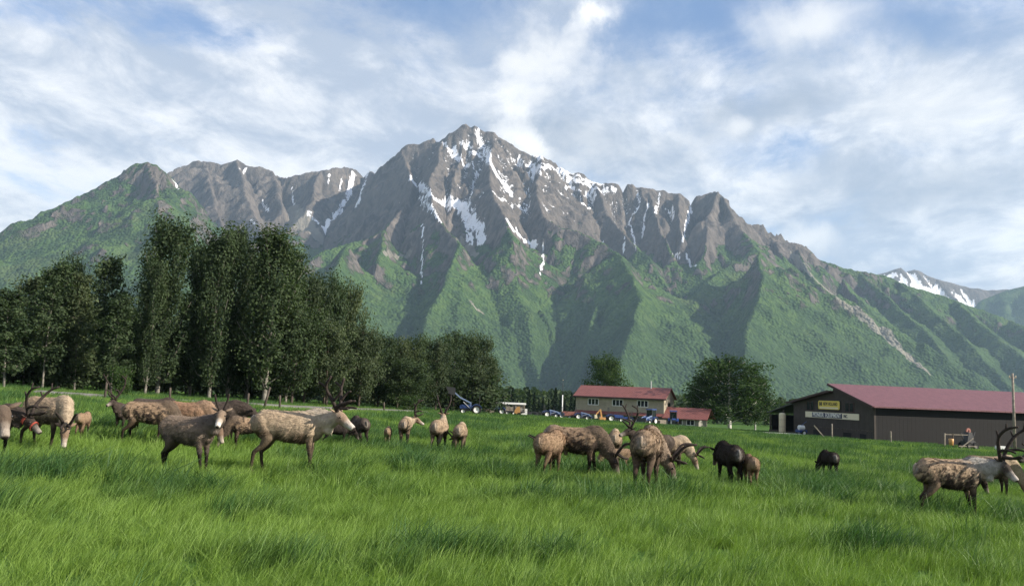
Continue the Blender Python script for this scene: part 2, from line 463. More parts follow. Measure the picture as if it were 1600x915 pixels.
def make_mountain():
    xs = np.arange(MX0, MX1, MSTEP); ys = np.arange(MY0, MY1, MSTEP)
    X, Y = np.meshgrid(xs, ys)
    # bend the plan a little so that no crest runs ruler straight
    wx = 26 * fbm(X / 260, Y / 260, 3, 40); wy = 26 * fbm(X / 260, Y / 260, 3, 50)
    H, Dm, S = cone_heights(X + wx, Y + wy)
    up = sstep(H, 350, 900)
    # side gullies that run straight down from the crests
    wv = 34 * fbm(X / 150, Y / 150, 3, 60)
    rib = 1 - np.abs(perlin((S + wv) / 95.0, S * 0 + .5, 7)); rib2 = 1 - np.abs(perlin((S + wv) / 38.0, S * 0 + .5, 9))
    rib3 = 1 - np.abs(perlin((S + .5 * wv) / 17.0, S * 0 + .5, 13))
    left = 1 - sstep(X, -1700, -1000)
    amp = np.clip(Dm, 0, 170) * (.21 + .26 * up) * (1 - .6 * left * (1 - sstep(Y, 4300, 4700)))
    Hn = H - amp * (1 - rib ** 2) * .9 - np.clip(Dm, 0, 60) * (.14 + .30 * up) * (1 - rib2) - np.clip(Dm, 0, 25) * .30 * up * (1 - rib3)
    r = ridged(X / 420, Y / 420, 6, 20, .55)
    r2 = fbm(X / 70, Y / 70, 3, 30)
    edge = sstep(Dm, 0, 90)
    Hn = Hn + edge * ((r - .62) * (70 + 60 * up)) + r2 * (4 + 8 * up) + fbm(X / 26, Y / 26, 2, 33) * (2.5 + 4.0 * up)
    Hn = np.maximum(Hn, -45.0)
    # let the foot run out gently onto the valley floor
    foot = -30 + 60 * fbm(X / 500, Y / 500, 3, 70) - (Y - 2600) * 0.0
    Hn = np.where(Hn < 60, np.maximum(Hn, -45 + (Hn + 45) * .7), Hn)
    me = grid_mesh('mountain', X, Y, Hn)
    hgt = Hn
    gy, gx = np.gradient(hgt, MSTEP)
    slope = np.hypot(gx, gy)
    lap = (np.roll(hgt, 4, 0) + np.roll(hgt, -4, 0) + np.roll(hgt, 4, 1) + np.roll(hgt, -4, 1) - 4 * hgt) / (4 * MSTEP)

    def cast(px, py):
        d = ray(px, py); t = (MY0 + 20) / d.y
        for _ in range(1200):
            x, y, z = d.x * t, d.y * t, CAM_Z + d.z * t
            i = int((y - MY0) / MSTEP); j = int((x - MX0) / MSTEP)
            if not (0 <= i < hgt.shape[0] and 0 <= j < hgt.shape[1]): return None
            if z <= hgt[i, j] + 1: return (x, y)
            t += 5
        return None

    def streaks(lines, warp, seed):
        M = np.zeros(X.shape, np.float32)
        wxx = X + warp * fbm(X / 60, Y / 60, 3, seed); wyy = Y + warp * fbm(X / 60, Y / 60, 3, seed + 9)
        for wpx, pts in lines:
            fine = []
            for (a, b) in zip(pts[:-1], pts[1:]):
                for q in range(4):
                    fine.append((a[0] + (b[0] - a[0]) * q / 4, a[1] + (b[1] - a[1]) * q / 4))
            fine.append(pts[-1])
            hit = [h for h in (cast(*p) for p in fine) if h]
            for a, b in zip(hit[:-1], hit[1:]):
                a = np.array(a); b = np.array(b); ab = b - a; L2 = float(ab @ ab)
                if L2 > 400 ** 2 or L2 < .01: continue
                w = wpx * .38 * (a[1] + b[1]) * .5 / FPX
                x0, x1 = min(a[0], b[0]) - 5 * w - 60, max(a[0], b[0]) + 5 * w + 60
                y0, y1 = min(a[1], b[1]) - 5 * w - 60, max(a[1], b[1]) + 5 * w + 60
                j0, j1 = [int(np.clip((v - MX0) / MSTEP, 0, X.shape[1])) for v in (x0, x1)]
                i0, i1 = [int(np.clip((v - MY0) / MSTEP, 0, X.shape[0])) for v in (y0, y1)]
                xx = wxx[i0:i1, j0:j1]; yy = wyy[i0:i1, j0:j1]
                if xx.size == 0: continue
                t = np.clip(((xx - a[0]) * ab[0] + (yy - a[1]) * ab[1]) / L2, 0, 1)
                d = np.hypot(xx - a[0] - t * ab[0], yy - a[1] - t * ab[1])
                M[i0:i1, j0:j1] = np.maximum(M[i0:i1, j0:j1], np.clip(1.5 - d / max(w, 4.5), 0, 1))
        return M

    snow_lines = [(15, [(746, 208), (756, 238), (770, 262), (786, 285), (797, 302)]), (8, [(690, 224), (702, 235), (716, 243)]), (9, [(640, 275), (655, 295), (672, 308), (695, 318), (715, 328)]),
                  (19, [(702, 318), (724, 325), (740, 346), (752, 374)]), (12, [(722, 330), (730, 358), (736, 384)]), (6, [(746, 268), (738, 296), (735, 316)]), (11, [(790, 345), (814, 368), (838, 388)]),
                  (13, [(798, 224), (826, 240), (846, 246)]), (9, [(850, 255), (880, 272), (905, 285), (938, 298), (962, 300)]), (6, [(885, 268), (915, 282), (945, 292)]), (5, [(880, 290), (905, 300), (930, 310)]),
                  (10, [(553, 270), (545, 300), (528, 335), (505, 354)]), (7, [(575, 272), (566, 298), (558, 320)]), (5, [(1080, 325), (1072, 350), (1066, 378)]), (5, [(984, 348), (990, 372), (994, 392)]), (5, [(975, 378), (976, 395)]),
                  (6, [(848, 388), (848, 410), (842, 428)]), (2.5, [(660, 352), (661, 395), (657, 440)]), (8, [(1072, 406), (1086, 418)]), (5, [(674, 322), (686, 344)]), (5, [(1014, 318), (1006, 348), (1004, 372)]),
                  (6, [(936, 372), (952, 386)]), (5, [(1050, 395), (1062, 404)]), (8, [(812, 255), (835, 262), (858, 262)]), (6, [(822, 268), (845, 272)]), (8, [(718, 222), (735, 236), (752, 246)]), (6, [(700, 240), (722, 256), (740, 262)]),
                  (6, [(655, 312), (668, 325), (690, 350)]), (5, [(535, 280), (530, 300)]), (5, [(515, 272), (512, 290)]), (4, [(410, 318), (420, 332)]), (4, [(392, 345), (402, 356)]), (4, [(455, 300), (460, 320)]), (6, [(480, 335), (498, 350)]),
                  (4, [(372, 262), (385, 268)]), (4, [(268, 281), (280, 295)]), (5, [(995, 300), (1000, 325), (985, 345)]), (5, [(1030, 310), (1024, 332)]), (5, [(1040, 330), (1052, 345)]), (5, [(906, 312), (922, 330)]), (6, [(770, 300), (790, 318), (812, 322)])]
    snow = streaks(snow_lines, 12, 80)
    nz = fbm(X / 85, Y / 85, 5, 90, .6)
    gul = (1 - rib2) * .55 + (1 - rib3) * .35
    gen = sstep(lap * 1.6 + gul - .45 + nz * .9 + (hgt - 1120) / 400, .62, 1.25) * sstep(hgt, 780, 1000) * .95
    # snow holds best round the summit and along the high crest to its right
    gx_ = np.exp(-((X - 120) / 780) ** 2)
    snow = np.maximum(snow * (.75 + .6 * nz), gen * (.04 + .50 * gx_))
    scree_lines = [(8, [(1236, 400), (1262, 425), (1292, 452)]), (12, [(1292, 452), (1330, 482), (1362, 508)]), (17, [(1362, 508), (1395, 535), (1425, 562)]), (9, [(1425, 562), (1450, 580)]),
                   (10, [(715, 375), (745, 400)]), (7, [(600, 395), (640, 400)]), (26, [(455, 330), (480, 355), (500, 375)]), (5, [(735, 470), (755, 490)])]
    scree = streaks(scree_lines, 9, 85)
    bare = sstep(hgt + 190 * fbm(X / 330, Y / 330, 4, 95) + 150 * (slope - .75) - 300 * (1 - sstep(X, -1500, -900)) * (1 - sstep(Y, 4500, 4900)), 760, 960)
    cliff = sstep(slope + .5 * fbm(X / 110, Y / 110, 3, 97), 1.28, 1.6) * sstep(hgt, 260, 480) * .55
    set_attr(me, 'snow', snow); set_attr(me, 'scree', scree)
    set_attr(me, 'bare', np.clip(np.maximum(bare, cliff), 0, 1))
    m = bpy.data.materials.new('mountain_ground'); m.use_nodes = True
    t = NT(m.node_tree); b = t.n['Principled BSDF']
    p = t.node('ShaderNodeNewGeometry').outputs['Position']
    z = t.node('ShaderNodeSeparateXYZ', {0: p}).outputs[2]
    big = t.noise(p, .004, 5, .55); mid = t.noise(p, .022, 5, .6); fine = t.noise(p, .09, 4, .65)
    # forest low down, brush and meadow above
    vor = t.node('ShaderNodeTexVoronoi', {'Vector': p, 'Scale': .075, 'Randomness': 1.0}, voronoi_dimensions='3D')
    crown = vor.outputs['Distance']
    forest = t.mix(t.ramp(fine, .35, .65), (.022, .048, .021), (.054, .098, .036))
    forest = t.mix(t.math('MULTIPLY', vor.outputs['Color'], .5), forest, (.070, .118, .040))
    meadow = t.mix(t.ramp(mid, .35, .65), (.044, .088, .026), (.078, .130, .038))
    meadow = t.mix(t.ramp(big, .52, .66, 0, .55), meadow, (.090, .115, .045))
    fz = t.ramp(t.math('ADD', z, t.math('MULTIPLY', t.math('SUBTRACT', mid, .5), 420)), 180, 460)
    veg = t.mix(fz, forest, meadow)
    stand = t.noise(t.vmath('MULTIPLY', p, (1, 1, .45)), .0105, 6, .62, .4)
    veg = t.mix(t.ramp(stand, .47, .58, 0, .75), veg, t.mix(fine, (.020, .044, .019), (.040, .075, .028)))
    strata = t.noise(t.vmath('MULTIPLY', p, (.030, .030, .009)), 1.0, 6, .65, .5)
    rock = t.mix(t.ramp(strata, .35, .65), (.062, .056, .053), (.175, .150, .128))
    rock = t.mix(t.ramp(big, .45, .6, 0, .5), rock, (.135, .118, .102))
    bare_f = t.ramp(t.math('ADD', t.attr('bare'), t.math('MULTIPLY', t.math('SUBTRACT', mid, .5), 1.0)), .36, .62)
    c = t.mix(bare_f, veg, rock)
    sc_f = t.ramp(t.math('ADD', t.attr('scree'), t.math('MULTIPLY', t.math('SUBTRACT', fine, .5), .6)), .25, .6)
    c = t.mix(t.math('MULTIPLY', sc_f, .92), c, (.25, .23, .19))
    rag = t.noise(t.vmath('MULTIPLY', p, (.075, .075, .028)), 1.0, 5, .72)
    sn = t.ramp(t.math('ADD', t.attr('snow'), t.math('MULTIPLY', t.math('SUBTRACT', rag, .5), 2.0)), .50, .60)
    c = t.mix(sn, c, (.86, .87, .89))
    t.put(b.inputs['Base Color'], c)
    b.inputs['Roughness'].default_value = .95; b.inputs['Specular IOR Level'].default_value = .1
    hgt_f = t.math('ADD', t.math('MULTIPLY', crown, t.math('MULTIPLY', t.math('SUBTRACT', 1.0, bare_f), -10.0)), t.math('MULTIPLY', strata, t.math('MULTIPLY', bare_f, 18.0)))
    hgt_f = t.math('ADD', hgt_f, t.math('MULTIPLY', mid, 10.0))
    bmp = t.node('ShaderNodeBump', {'Height': hgt_f, 'Strength': t.math('SUBTRACT', 1.0, t.math('MULTIPLY', sn, .75)), 'Distance': 1.0})
    t.put(b.inputs['Normal'], bmp.outputs[0])
    return tag(link('mountain', me, m), kind='structure'), m


mountain, mountain_mat = make_mountain()


def far_range(name, pl, depth, k, x_pad, step, seed, snowline, bare_z):
    pts = [P3(px, py, D) for px, py, D in pl]
    xs = np.arange(min(p[0] for p in pts) - x_pad, max(p[0] for p in pts) + x_pad, step)
    y0 = min(p[1] for p in pts) - depth
    ys = np.arange(y0, max(p[1] for p in pts) + depth * .6, step)
    X, Y = np.meshgrid(xs, ys)
    global RIDGES
    keep = RIDGES; RIDGES = [(pts, k)]
    H, Dm, S = cone_heights(X + 60 * fbm(X / 700, Y / 700, 3, seed), Y + 60 * fbm(X / 700, Y / 700, 3, seed + 4))
    RIDGES = keep
    rib = 1 - np.abs(perlin((S + 60 * fbm(X / 300, Y / 300, 3, seed + 8)) / 420., S * 0 + .5, seed))
    H = H - np.clip(Dm, 0, 700) * .34 * (1 - rib ** 2) + sstep(Dm, 0, 200) * (ridged(X / 900, Y / 900, 5, seed + 2) - .6) * 190 + 9 * fbm(X / 80, Y / 80, 3, seed)
    H = np.maximum(H, -60)
    me = grid_mesh(name, X, Y, H)
    lap = (np.roll(H, 3, 0) + np.roll(H, -3, 0) + np.roll(H, 3, 1) + np.roll(H, -3, 1) - 4 * H) / (3 * step)
    sn = sstep(lap * 1.2 + fbm(X / 260, Y / 260, 5, seed + 5, .6) * 1.1 + (H - snowline) / 330, .25, .7)
    set_attr(me, 'snow', sn); set_attr(me, 'scree', np.zeros(X.size)); set_attr(me, 'bare', sstep(H + 120 * fbm(X / 500, Y / 500, 3, seed), bare_z, bare_z + 200))
    return tag(link(name, me, mountain_mat), kind='structure')


far_range('far_mountain', [(1290, 470, 8600), (1345, 436, 8600), (1380, 424, 8600), (1396, 419, 8600), (1408, 417, 8600), (1418, 423, 8600), (1430, 420, 8600), (1445, 428, 8600), (1462, 435, 8600), (1490, 441, 8600), (1515, 449, 8600),
                           (1545, 453, 8600), (1580, 452, 8600), (1640, 468, 8600), (1760, 490, 8600)], 2200, .62, 1200, 22, 301, 1000, 620)
far_range('far_hill', [(1470, 500, 7400), (1530, 468, 7400), (1560, 456, 7400), (1600, 444, 7400), (1660, 430, 7400), (1750, 440, 7400), (1900, 470, 7400)], 1500, .6, 900, 24, 331, 2400, 2400)
far_range('far_mountain', [(-260, 392, 9500), (-120, 376, 9500), (-40, 368, 9500), (0, 371, 9500), (12, 375, 9500), (30, 378, 9500), (48, 372, 9500), (66, 368, 9500), (90, 374, 9500), (160, 392, 9500)], 2400, .62, 900, 24, 351, 1500, 250)

# ------------------------------------------------------------------ the air
def make_haze():
    me = bpy.data.meshes.new('haze')
    bm = bmesh.new(); bmesh.ops.create_cube(bm, size=1.0)
    for v in bm.verts:
        v.co.x = -6800 if v.co.x < 0 else 6800
        v.co.y = -300 if v.co.y < 0 else 12200
        v.co.z = -70 if v.co.z < 0 else 2350
    bm.to_mesh(me); bm.free()
    m = bpy.data.materials.new('haze_air'); m.use_nodes = True
    t = NT(m.node_tree); t.n.clear()
    vol = t.node('ShaderNodeVolumePrincipled', {'Color': (.55, .78, 1.0), 'Density': 5.0e-5, 'Anisotropy': 0.1})
    o = t.node('ShaderNodeOutputMaterial'); t.l.new(vol.outputs[0], o.inputs['Volume'])
    return tag(link('haze', me, m), kind='stuff')
DBG = False
# ------------------------------------------------------------------ reindeer
def loft(V, F, pts, rad, segs=10, hint=(0, 0, 1)):
    """closed tube through pts; rad = (half width, half height) per point"""
    pts = [np.array(p, float) for p in pts]; n = len(pts); base = len(V)
    hint = np.array(hint, float)
    for i, p in enumerate(pts):
        t = pts[min(i + 1, n - 1)] - pts[max(i - 1, 0)]; t /= np.linalg.norm(t) + 1e-9
        s = np.cross(hint, t); s /= np.linalg.norm(s) + 1e-9
        u = np.cross(t, s)
        r = rad[i]; rw, rh = r if isinstance(r, tuple) else (r, r)
        for k in range(segs):
            a = 2 * math.pi * k / segs
            V.append(p + s * (rw * math.cos(a)) + u * (rh * math.sin(a)))
    for i in range(n - 1):
        for k in range(segs):
            a = base + i * segs + k; b = base + i * segs + (k + 1) % segs
            F.append((a, b, b + segs, a + segs))
    c0 = len(V); V.append(pts[0]); c1 = len(V); V.append(pts[-1])
    for k in range(segs):
        F.append((c0, base + (k + 1) % segs, base + k))
        o = base + (n - 1) * segs
        F.append((c1, o + k, o + (k + 1) % segs))


def poly_mesh(name, V, F, smooth=True):
    me = bpy.data.meshes.new(name)
    me.from_pydata([tuple(map(float, v)) for v in V], [], F)
    me.polygons.foreach_set('use_smooth', np.full(len(me.polygons), smooth)); me.update()
    return me


def curve_pts(ctrl, n):
    """Catmull-Rom through control points"""
    c = [np.array(p, float) for p in ctrl]; c = [2 * c[0] - c[1]] + c + [2 * c[-1] - c[-2]]
    out = []
    for i in range(1, len(c) - 2):
        for q in range(n):
            t = q / n
            out.append(.5 * ((2 * c[i]) + (c[i + 1] - c[i - 1]) * t + (2 * c[i - 1] - 5 * c[i] + 4 * c[i + 1] - c[i + 2]) * t * t + (3 * c[i] - c[i - 1] - 3 * c[i + 1] + c[i + 2]) * t ** 3))
    out.append(c[-2]); return out


def coat_material(name, rough=.9, bump=.5, attr='coat'):
    m = bpy.data.materials.new(name); m.use_nodes = True
    t = NT(m.node_tree); b = t.n['Principled BSDF']
    p = t.node('ShaderNodeTexCoord').outputs['Object']
    n = t.noise(p, 26, 4, .65); n2 = t.noise(p, 90, 3, .6)
    c = t.attr(attr, 'Color')
    c = t.mix(1.0, c, t.mix(n, (.72, .70, .68), (1.25, 1.25, 1.24)), 'MULTIPLY')
    t.put(b.inputs['Base Color'], c); b.inputs['Roughness'].default_value = rough
    b.inputs['Specular IOR Level'].default_value = .04
    bp = t.node('ShaderNodeBump', {'Height': t.math('ADD', n, t.math('MULTIPLY', n2, .5)), 'Strength': bump, 'Distance': .03})
    t.put(b.inputs['Normal'], bp.outputs[0])
    return m


def plain(name, col, rough=.6, spec=.4, metal=0.0, noise=.0, scale=8.0, bump=0.0):
    m = bpy.data.materials.new(name); m.use_nodes = True
    t = NT(m.node_tree); b = t.n['Principled BSDF']
    if noise:
        p = t.node('ShaderNodeTexCoord').outputs['Object']
        n = t.noise(p, scale, 5, .65)
        lo = tuple(c * (1 - noise) for c in col); hi = tuple(min(1, c * (1 + noise)) for c in col)
        t.put(b.inputs['Base Color'], t.mix(t.ramp(n, .3, .7), lo, hi))
        if bump:
            bp = t.node('ShaderNodeBump', {'Height': n, 'Strength': bump, 'Distance': .02}); t.put(b.inputs['Normal'], bp.outputs[0])
    else:
        b.inputs['Base Color'].default_value = tuple(col) + (1,)
    b.inputs['Roughness'].default_value = rough; b.inputs['Specular IOR Level'].default_value = spec
    b.inputs['Metallic'].default_value = metal
    return m


M_COAT = coat_material('reindeer_coat', .95, .6)
M_VELVET = plain('antler_velvet', (.035, .027, .023), .9, .2, noise=.4, scale=30, bump=.4)
M_EYE = plain('reindeer_eye', (.008, .006, .005), .15, .6)
M_HALTER = plain('halter_red', (.30, .055, .035), .7, .3, noise=.2)

PAL = {  # back, belly, neck, leg, head, muzzle, rump, mottle
    'tan':     ((.31, .232, .158), (.075, .055, .042), (.36, .29, .21), (.11, .092, .065), (.20, .14, .10), (.42, .37, .32), (.55, .49, .42), .5),
    'pale':    ((.38, .295, .205), (.10, .072, .05), (.42, .36, .285), (.13, .105, .075), (.26, .19, .14), (.5, .46, .41), (.6, .55, .48), .25),
    'brown':   ((.25, .182, .125), (.065, .048, .04), (.24, .185, .14), (.09, .065, .05), (.10, .075, .058), (.30, .26, .22), (.50, .45, .38), .75),
    'red':     ((.30, .185, .118), (.12, .075, .05), (.26, .18, .125), (.10, .07, .05), (.16, .11, .08), (.35, .3, .25), (.5, .44, .37), .35),
    'mottled': ((.29, .205, .135), (.038, .030, .026), (.11, .085, .066), (.05, .038, .032), (.045, .034, .029), (.2, .17, .15), (.55, .5, .44), .95),
    'grey':    ((.235, .18, .135), (.085, .072, .062), (.12, .10, .088), (.045, .036, .032), (.20, .15, .11), (.58, .54, .48), (.46, .41, .35), .35),
    'dark':    ((.085, .068, .056), (.035, .028, .024), (.06, .048, .041), (.035, .028, .025), (.045, .036, .031), (.25, .22, .19), (.40, .36, .31), .6),
    'black':   ((.038, .031, .027), (.016, .013, .012), (.03, .025, .022), (.022, .018, .016), (.026, .021, .019), (.12, .1, .09), (.66, .62, .56), .3),
    'patched': ((.34, .25, .168), (.05, .04, .034), (.33, .315, .29), (.05, .04, .034), (.075, .06, .052), (.45, .41, .37), (.58, .54, .48), .9),
    'calf':    ((.275, .192, .125), (.17, .11, .075), (.26, .175, .115), (.16, .105, .07), (.14, .10, .07), (.25, .2, .16), (.42, .34, .26), .2),
}


def head_frame(yaw, el):
    f = np.array((math.cos(el) * math.cos(yaw), math.cos(el) * math.sin(yaw), math.sin(el)))
    s = np.cross((0, 0, 1), f); s /= np.linalg.norm(s) + 1e-9
    return f, np.cross(f, s), s                     # forward, up, left


POSES = {'up': (32, -12, .37), 'level': (12, -20, .37), 'low': (-16, -42, .42), 'graze': (-54, -62, .52), 'nibble': (-40, -50, .48)}


def antler_mesh(style, f, u, s, base, side, size, rnd):
    V, F = [], []
    def q(a, b, c): return base + size * (f * (a + rnd.uniform(-.02, .02)) + u * (b + rnd.uniform(-.02, .02)) + s * side * (c + rnd.uniform(-.02, .02)))
    def tine(ctrl, r0, r1):
        p = curve_pts(ctrl, 3); n = len(p)
        loft(V, F, p, [(r0 + (r1 - r0) * i / (n - 1)) for i in range(n)], 6, (0.13, .31, .94))
    R0 = .026 + .007 * size; size = size * 1.12
    o = np.array(base) + s * side * .03
    if style == 'spike':
        tine([o, q(-.05, .13, .07), q(-.05, .27, .09)], R0 * .7, R0 * .45)
    elif style == 'fork':
        b = [o, q(-.08, .16, .10), q(-.13, .32, .17), q(-.08, .48, .19)]
        tine(b, R0, R0 * .6)
        tine([q(-.02, .07, .06), q(.10, .15, .08), q(.16, .22, .06)], R0 * .7, R0 * .45)
    elif style == 'swept':
        b = [o, q(-.10, .12, .10), q(-.24, .26, .18), q(-.24, .42, .20)]
        tine(b, R0, R0 * .6)
        tine([b[2], q(-.36, .28, .19)], R0 * .7, R0 * .5)
        tine([q(-.03, .06, .06), q(.06, .17, .07), q(.14, .25, .05)], R0 * .8, R0 * .5)
        tine([q(-.03, .06, .06), q(.09, .11, .09), q(.17, .13, .10)], R0 * .7, R0 * .5)
        tine([b[1], q(-.06, .26, .12), q(-.03, .33, .12)], R0 * .7, R0 * .5)
    else:
        b = [o, q(-.10, .17, .12), q(-.17, .38, .24), q(-.13, .58, .30), q(-.02, .72, .28)]
        tine(b, R0 * 1.1, R0 * .55)
        tine([q(-.02, .06, .05), q(.12, .16, .06), q(.20, .27, .04)], R0 * .9, R0 * .55)
        tine([b[1], q(.03, .28, .15), q(.13, .32, .15)], R0 * .8, R0 * .5)
        tine([b[2], q(-.27, .45, .24)], R0 * .6, R0 * .45)
        tine([b[3], q(-.20, .68, .30)], R0 * .55, R0 * .4)
    return poly_mesh('antler', V, F)


DEER_N = [0]
def reindeer(px, py, back_y, heading, pose, pal, label, antler=None, asize=1.0, nyaw=0, hyaw=None, hel=None, legs=(0, 0, 0, 0), fat=1.0, calf=False, fine=True, group='reindeer grazing in the field', halter=False, loc=None):
    DEER_N[0] += 1; rnd = random.Random(100 + DEER_N[0])
    g = at_ground(px, py)
    D = g.y
    sc = (py - back_y) * D / FPX / 1.015
    root = empty('reindeer', g, R(heading), sc)
    tag(root, label, 'calf' if calf else 'reindeer', group)

    P = PAL[pal]
    V, F, S = [], [], []                      # S: samples (pos, radius, role)
    XS = .88
    def part(pts, rad, role, segs=12, hint=(0, 0, 1)):
        if role in ('trunk', 'leg'): pts = [(p[0] * XS, p[1], p[2]) for p in pts]
        loft(V, F, pts, rad, segs, hint)
        for p, r in zip(pts, rad):
            S.append((np.array(p, float), (r if not isinstance(r, tuple) else (r[0] + r[1]) / 2), role))
    k = fat
    slim = .84 if calf else 1.0
    trunk = [(-.655, .86, .05, .05), (-.63, .845, .14, .11), (-.55, .815, .20, .175), (-.40, .80, .215, .20), (-.22, .775, .228, .215), (-.02, .75, .25, .23), (.18, .75, .262, .222), (.34, .77, .25, .185), (.46, .79, .20, .145), (.53, .81, .10, .08)]
    part([(x * 1.04, 0, z - (.012 if not calf else 0)) for x, z, h, w in trunk], [(w * k * slim * .95, h * (1.0 if not calf else .88)) for x, z, h, w in trunk], 'trunk', 16)
    # shoulder hump and haunches
    for sy in (1, -1):
        part([(-.56, sy * .07, .90), (-.48, sy * .105 * slim, .80), (-.43, sy * .12 * slim, .66)], [(.07, .08), (.10 * slim, .13), (.085 * slim, .10)], 'trunk', 10, (1, 0, 0))
        part([(.30, sy * .08, .92), (.33, sy * .12 * slim, .78), (.35, sy * .12 * slim, .62)], [(.06, .07), (.085 * slim, .12), (.075 * slim, .09)], 'trunk', 10, (1, 0, 0))
    # legs: front pair then hind pair; each swing is a shift of the foot along x
    lr = .92 if calf else 1.0
    for i, (sy, sw) in enumerate(((1, legs[0]), (-1, legs[1]))):
        y = sy * .105 * slim
        pts = [(.35, y, .66), (.34 + sw * .15, y, .52), (.355 + sw * .42, y, .31), (.35 + sw * .75, y, .17), (.345 + sw, y, .085), (.375 + sw, y, .035), (.39 + sw, y, -.01)]
        part(pts, [.080 * slim, .060 * lr, .037 * lr, .028 * lr, .026 * lr, .035 * lr, .038 * lr], 'leg', 8, (1, 0, 0))
    for i, (sy, sw) in enumerate(((1, legs[2]), (-1, legs[3]))):
        y = sy * .105 * slim
        pts = [(-.45, y, .74), (-.37 + sw * .1, y * 1.08, .55), (-.44 + sw * .32, y, .43), (-.555 + sw * .5, y, .335), (-.545 + sw * .72, y, .2), (-.53 + sw, y, .09), (-.50 + sw, y, .035), (-.485 + sw, y, -.01)]
        part(pts, [(.10 * slim, .13), (.072 * slim, .10), .052 * lr, .038 * lr, .029 * lr, .027 * lr, .035 * lr, .038 * lr], 'leg', 8, (1, 0, 0))
    # neck and head
    e, he, L = POSES[pose]
    e, he = R(e), R(he if hel is None else hel); ny = R(nyaw); hy = ny * 1.25 if hyaw is None else R(hyaw)
    nd = np.array((math.cos(e) * math.cos(ny), math.cos(e) * math.sin(ny), math.sin(e)))
    b0 = np.array((.25, 0, .83)); b1 = np.array((.405, 0, .86))
    hb = b1 + nd * L * (.8 if calf else 1.0)
    mid = b1 + nd * L * .5 + np.array((.03, 0, .02 if e < 0 else -.03))
    npts = curve_pts([b0, b1, mid, hb], 3)
    nr = np.interp(np.linspace(0, 1, len(npts)), [0, .33, .6, .85, 1], [.175, .182, .152, .122, .092])
    part(npts, [(r * .78 * slim, r * 1.08 * slim) for r in nr], 'neck', 12)
    f, u, s = head_frame(hy, he)
    hl = .37 if not calf else .31
    hp = [hb - f * .06 - u * .01, hb - f * .01 + u * .015, hb + f * .07 + u * .01, hb + f * .14 - u * .005, hb + f * (hl * .62) - u * .02, hb + f * (hl * .82) - u * .03, hb + f * (hl * .96) - u * .035, hb + f * hl - u * .04]
    hr = [(.05, .055), (.078, .088), (.085, .098), (.074, .088), (.054, .066), (.050, .056), (.046, .048), (.028, .03)]
    part(hp[:5], hr[:5], 'head', 12, tuple(u)); part(hp[4:], hr[4:], 'muzzle', 12, tuple(u))
    part([npts[3] - np.array((0, 0, .13)), npts[-4] - np.array((0, 0, .15)) + f * .02, npts[-2] - u * .06], [.065, .075, .045], 'mane', 8, (0.2, .9, .1))
    me = poly_mesh('body', V, F)
    tmp = bpy.data.objects.new('tmp', me); COL.objects.link(tmp)
    rm = tmp.modifiers.new('r', 'REMESH'); rm.mode = 'VOXEL'; rm.voxel_size = .018 if fine else .024
    sm = tmp.modifiers.new('s', 'SMOOTH'); sm.factor = .5; sm.iterations = 4
    dg = bpy.context.evaluated_depsgraph_get()
    bm_ = bpy.data.meshes.new_from_object(tmp.evaluated_get(dg)); bm_.name = 'body'
    bpy.data.objects.remove(tmp, do_unlink=True); bpy.data.meshes.remove(me)
    n = len(bm_.vertices); co = np.empty(n * 3, np.float32); bm_.vertices.foreach_get('co', co); co = co.reshape(-1, 3)
    no = np.empty(n * 3, np.float32); bm_.vertices.foreach_get('normal', no); no = no.reshape(-1, 3)
    o1 = DEER_N[0] * 13.7
    # coat colour by body region, softly blended
    sp = np.array([q[0] for q in S]); sr = np.array([q[1] for q in S]); roles = [q[2] for q in S]
    dist = np.linalg.norm(co[:, None, :] - sp[None], axis=2) / sr[None]
    w = np.exp(-(dist - dist.min(1, keepdims=True)) * 7); w /= w.sum(1, keepdims=True)
    nzc = fbm(co[:, 0] * 11 + o1, co[:, 2] * 11 + co[:, 1] * 7, 4, 3, .65); nzb = fbm(co[:, 0] * 3.2 + o1, co[:, 2] * 3.2 + co[:, 1] * 3, 3, 6)
    streak = fbm(co[:, 0] * 11 + o1, co[:, 2] * 24 + co[:, 1] * 12, 3, 8)
    back, belly, neck, leg, head, muz, rump, mot = [np.array(c) if isinstance(c, tuple) else c for c in P]
    zrel = (co[:, 2] - .76) / .25
    fb = sstep(zrel + nzb * 1.0 + streak * .5, -.80, -.05)[:, None]
    tr = belly * (1 - fb) + back * fb
    flank = (np.exp(-((zrel + .25 + .5 * nzb) / .33) ** 2) * .55 * (1 if pal in ('tan', 'pale', 'patched', 'brown') else .35))[:, None]
    tr = tr * (1 - flank) + np.clip(back * 1.15 + .03, 0, .5) * flank
    mm = (sstep(nzc * 1.15 + .35 * streak + .34 * (.25 - zrel), .02, .22) * mot)[:, None]
    dark = np.array((.036, .029, .026)); tr = tr * (1 - mm) + dark * mm
    mm2 = (sstep(-nzc + .4 * streak, .16, .36) * mot * .55)[:, None]
    tr = tr * (1 - mm2) + np.minimum(back * 1.5 + .05, .7) * mm2
    rp = (np.exp(-((co[:, 0] + .60) / .07) ** 2 - (co[:, 1] / .06) ** 2 - ((co[:, 2] - .80) / .11) ** 2))[:, None]
    rp = np.clip(rp * (.55 + 1.2 * nzc[:, None]), 0, .55)
    tr = tr * (1 - rp) + rump * .8 * rp
    lf = sstep(co[:, 2] + nzb * .12, .30, .62)[:, None]
    lg = leg * .40 * (1 - lf) + (back * .42 + belly * .5) * lf
    lg = lg * (1 - .55 * sstep(.06 - co[:, 2], -.02, .05)[:, None])
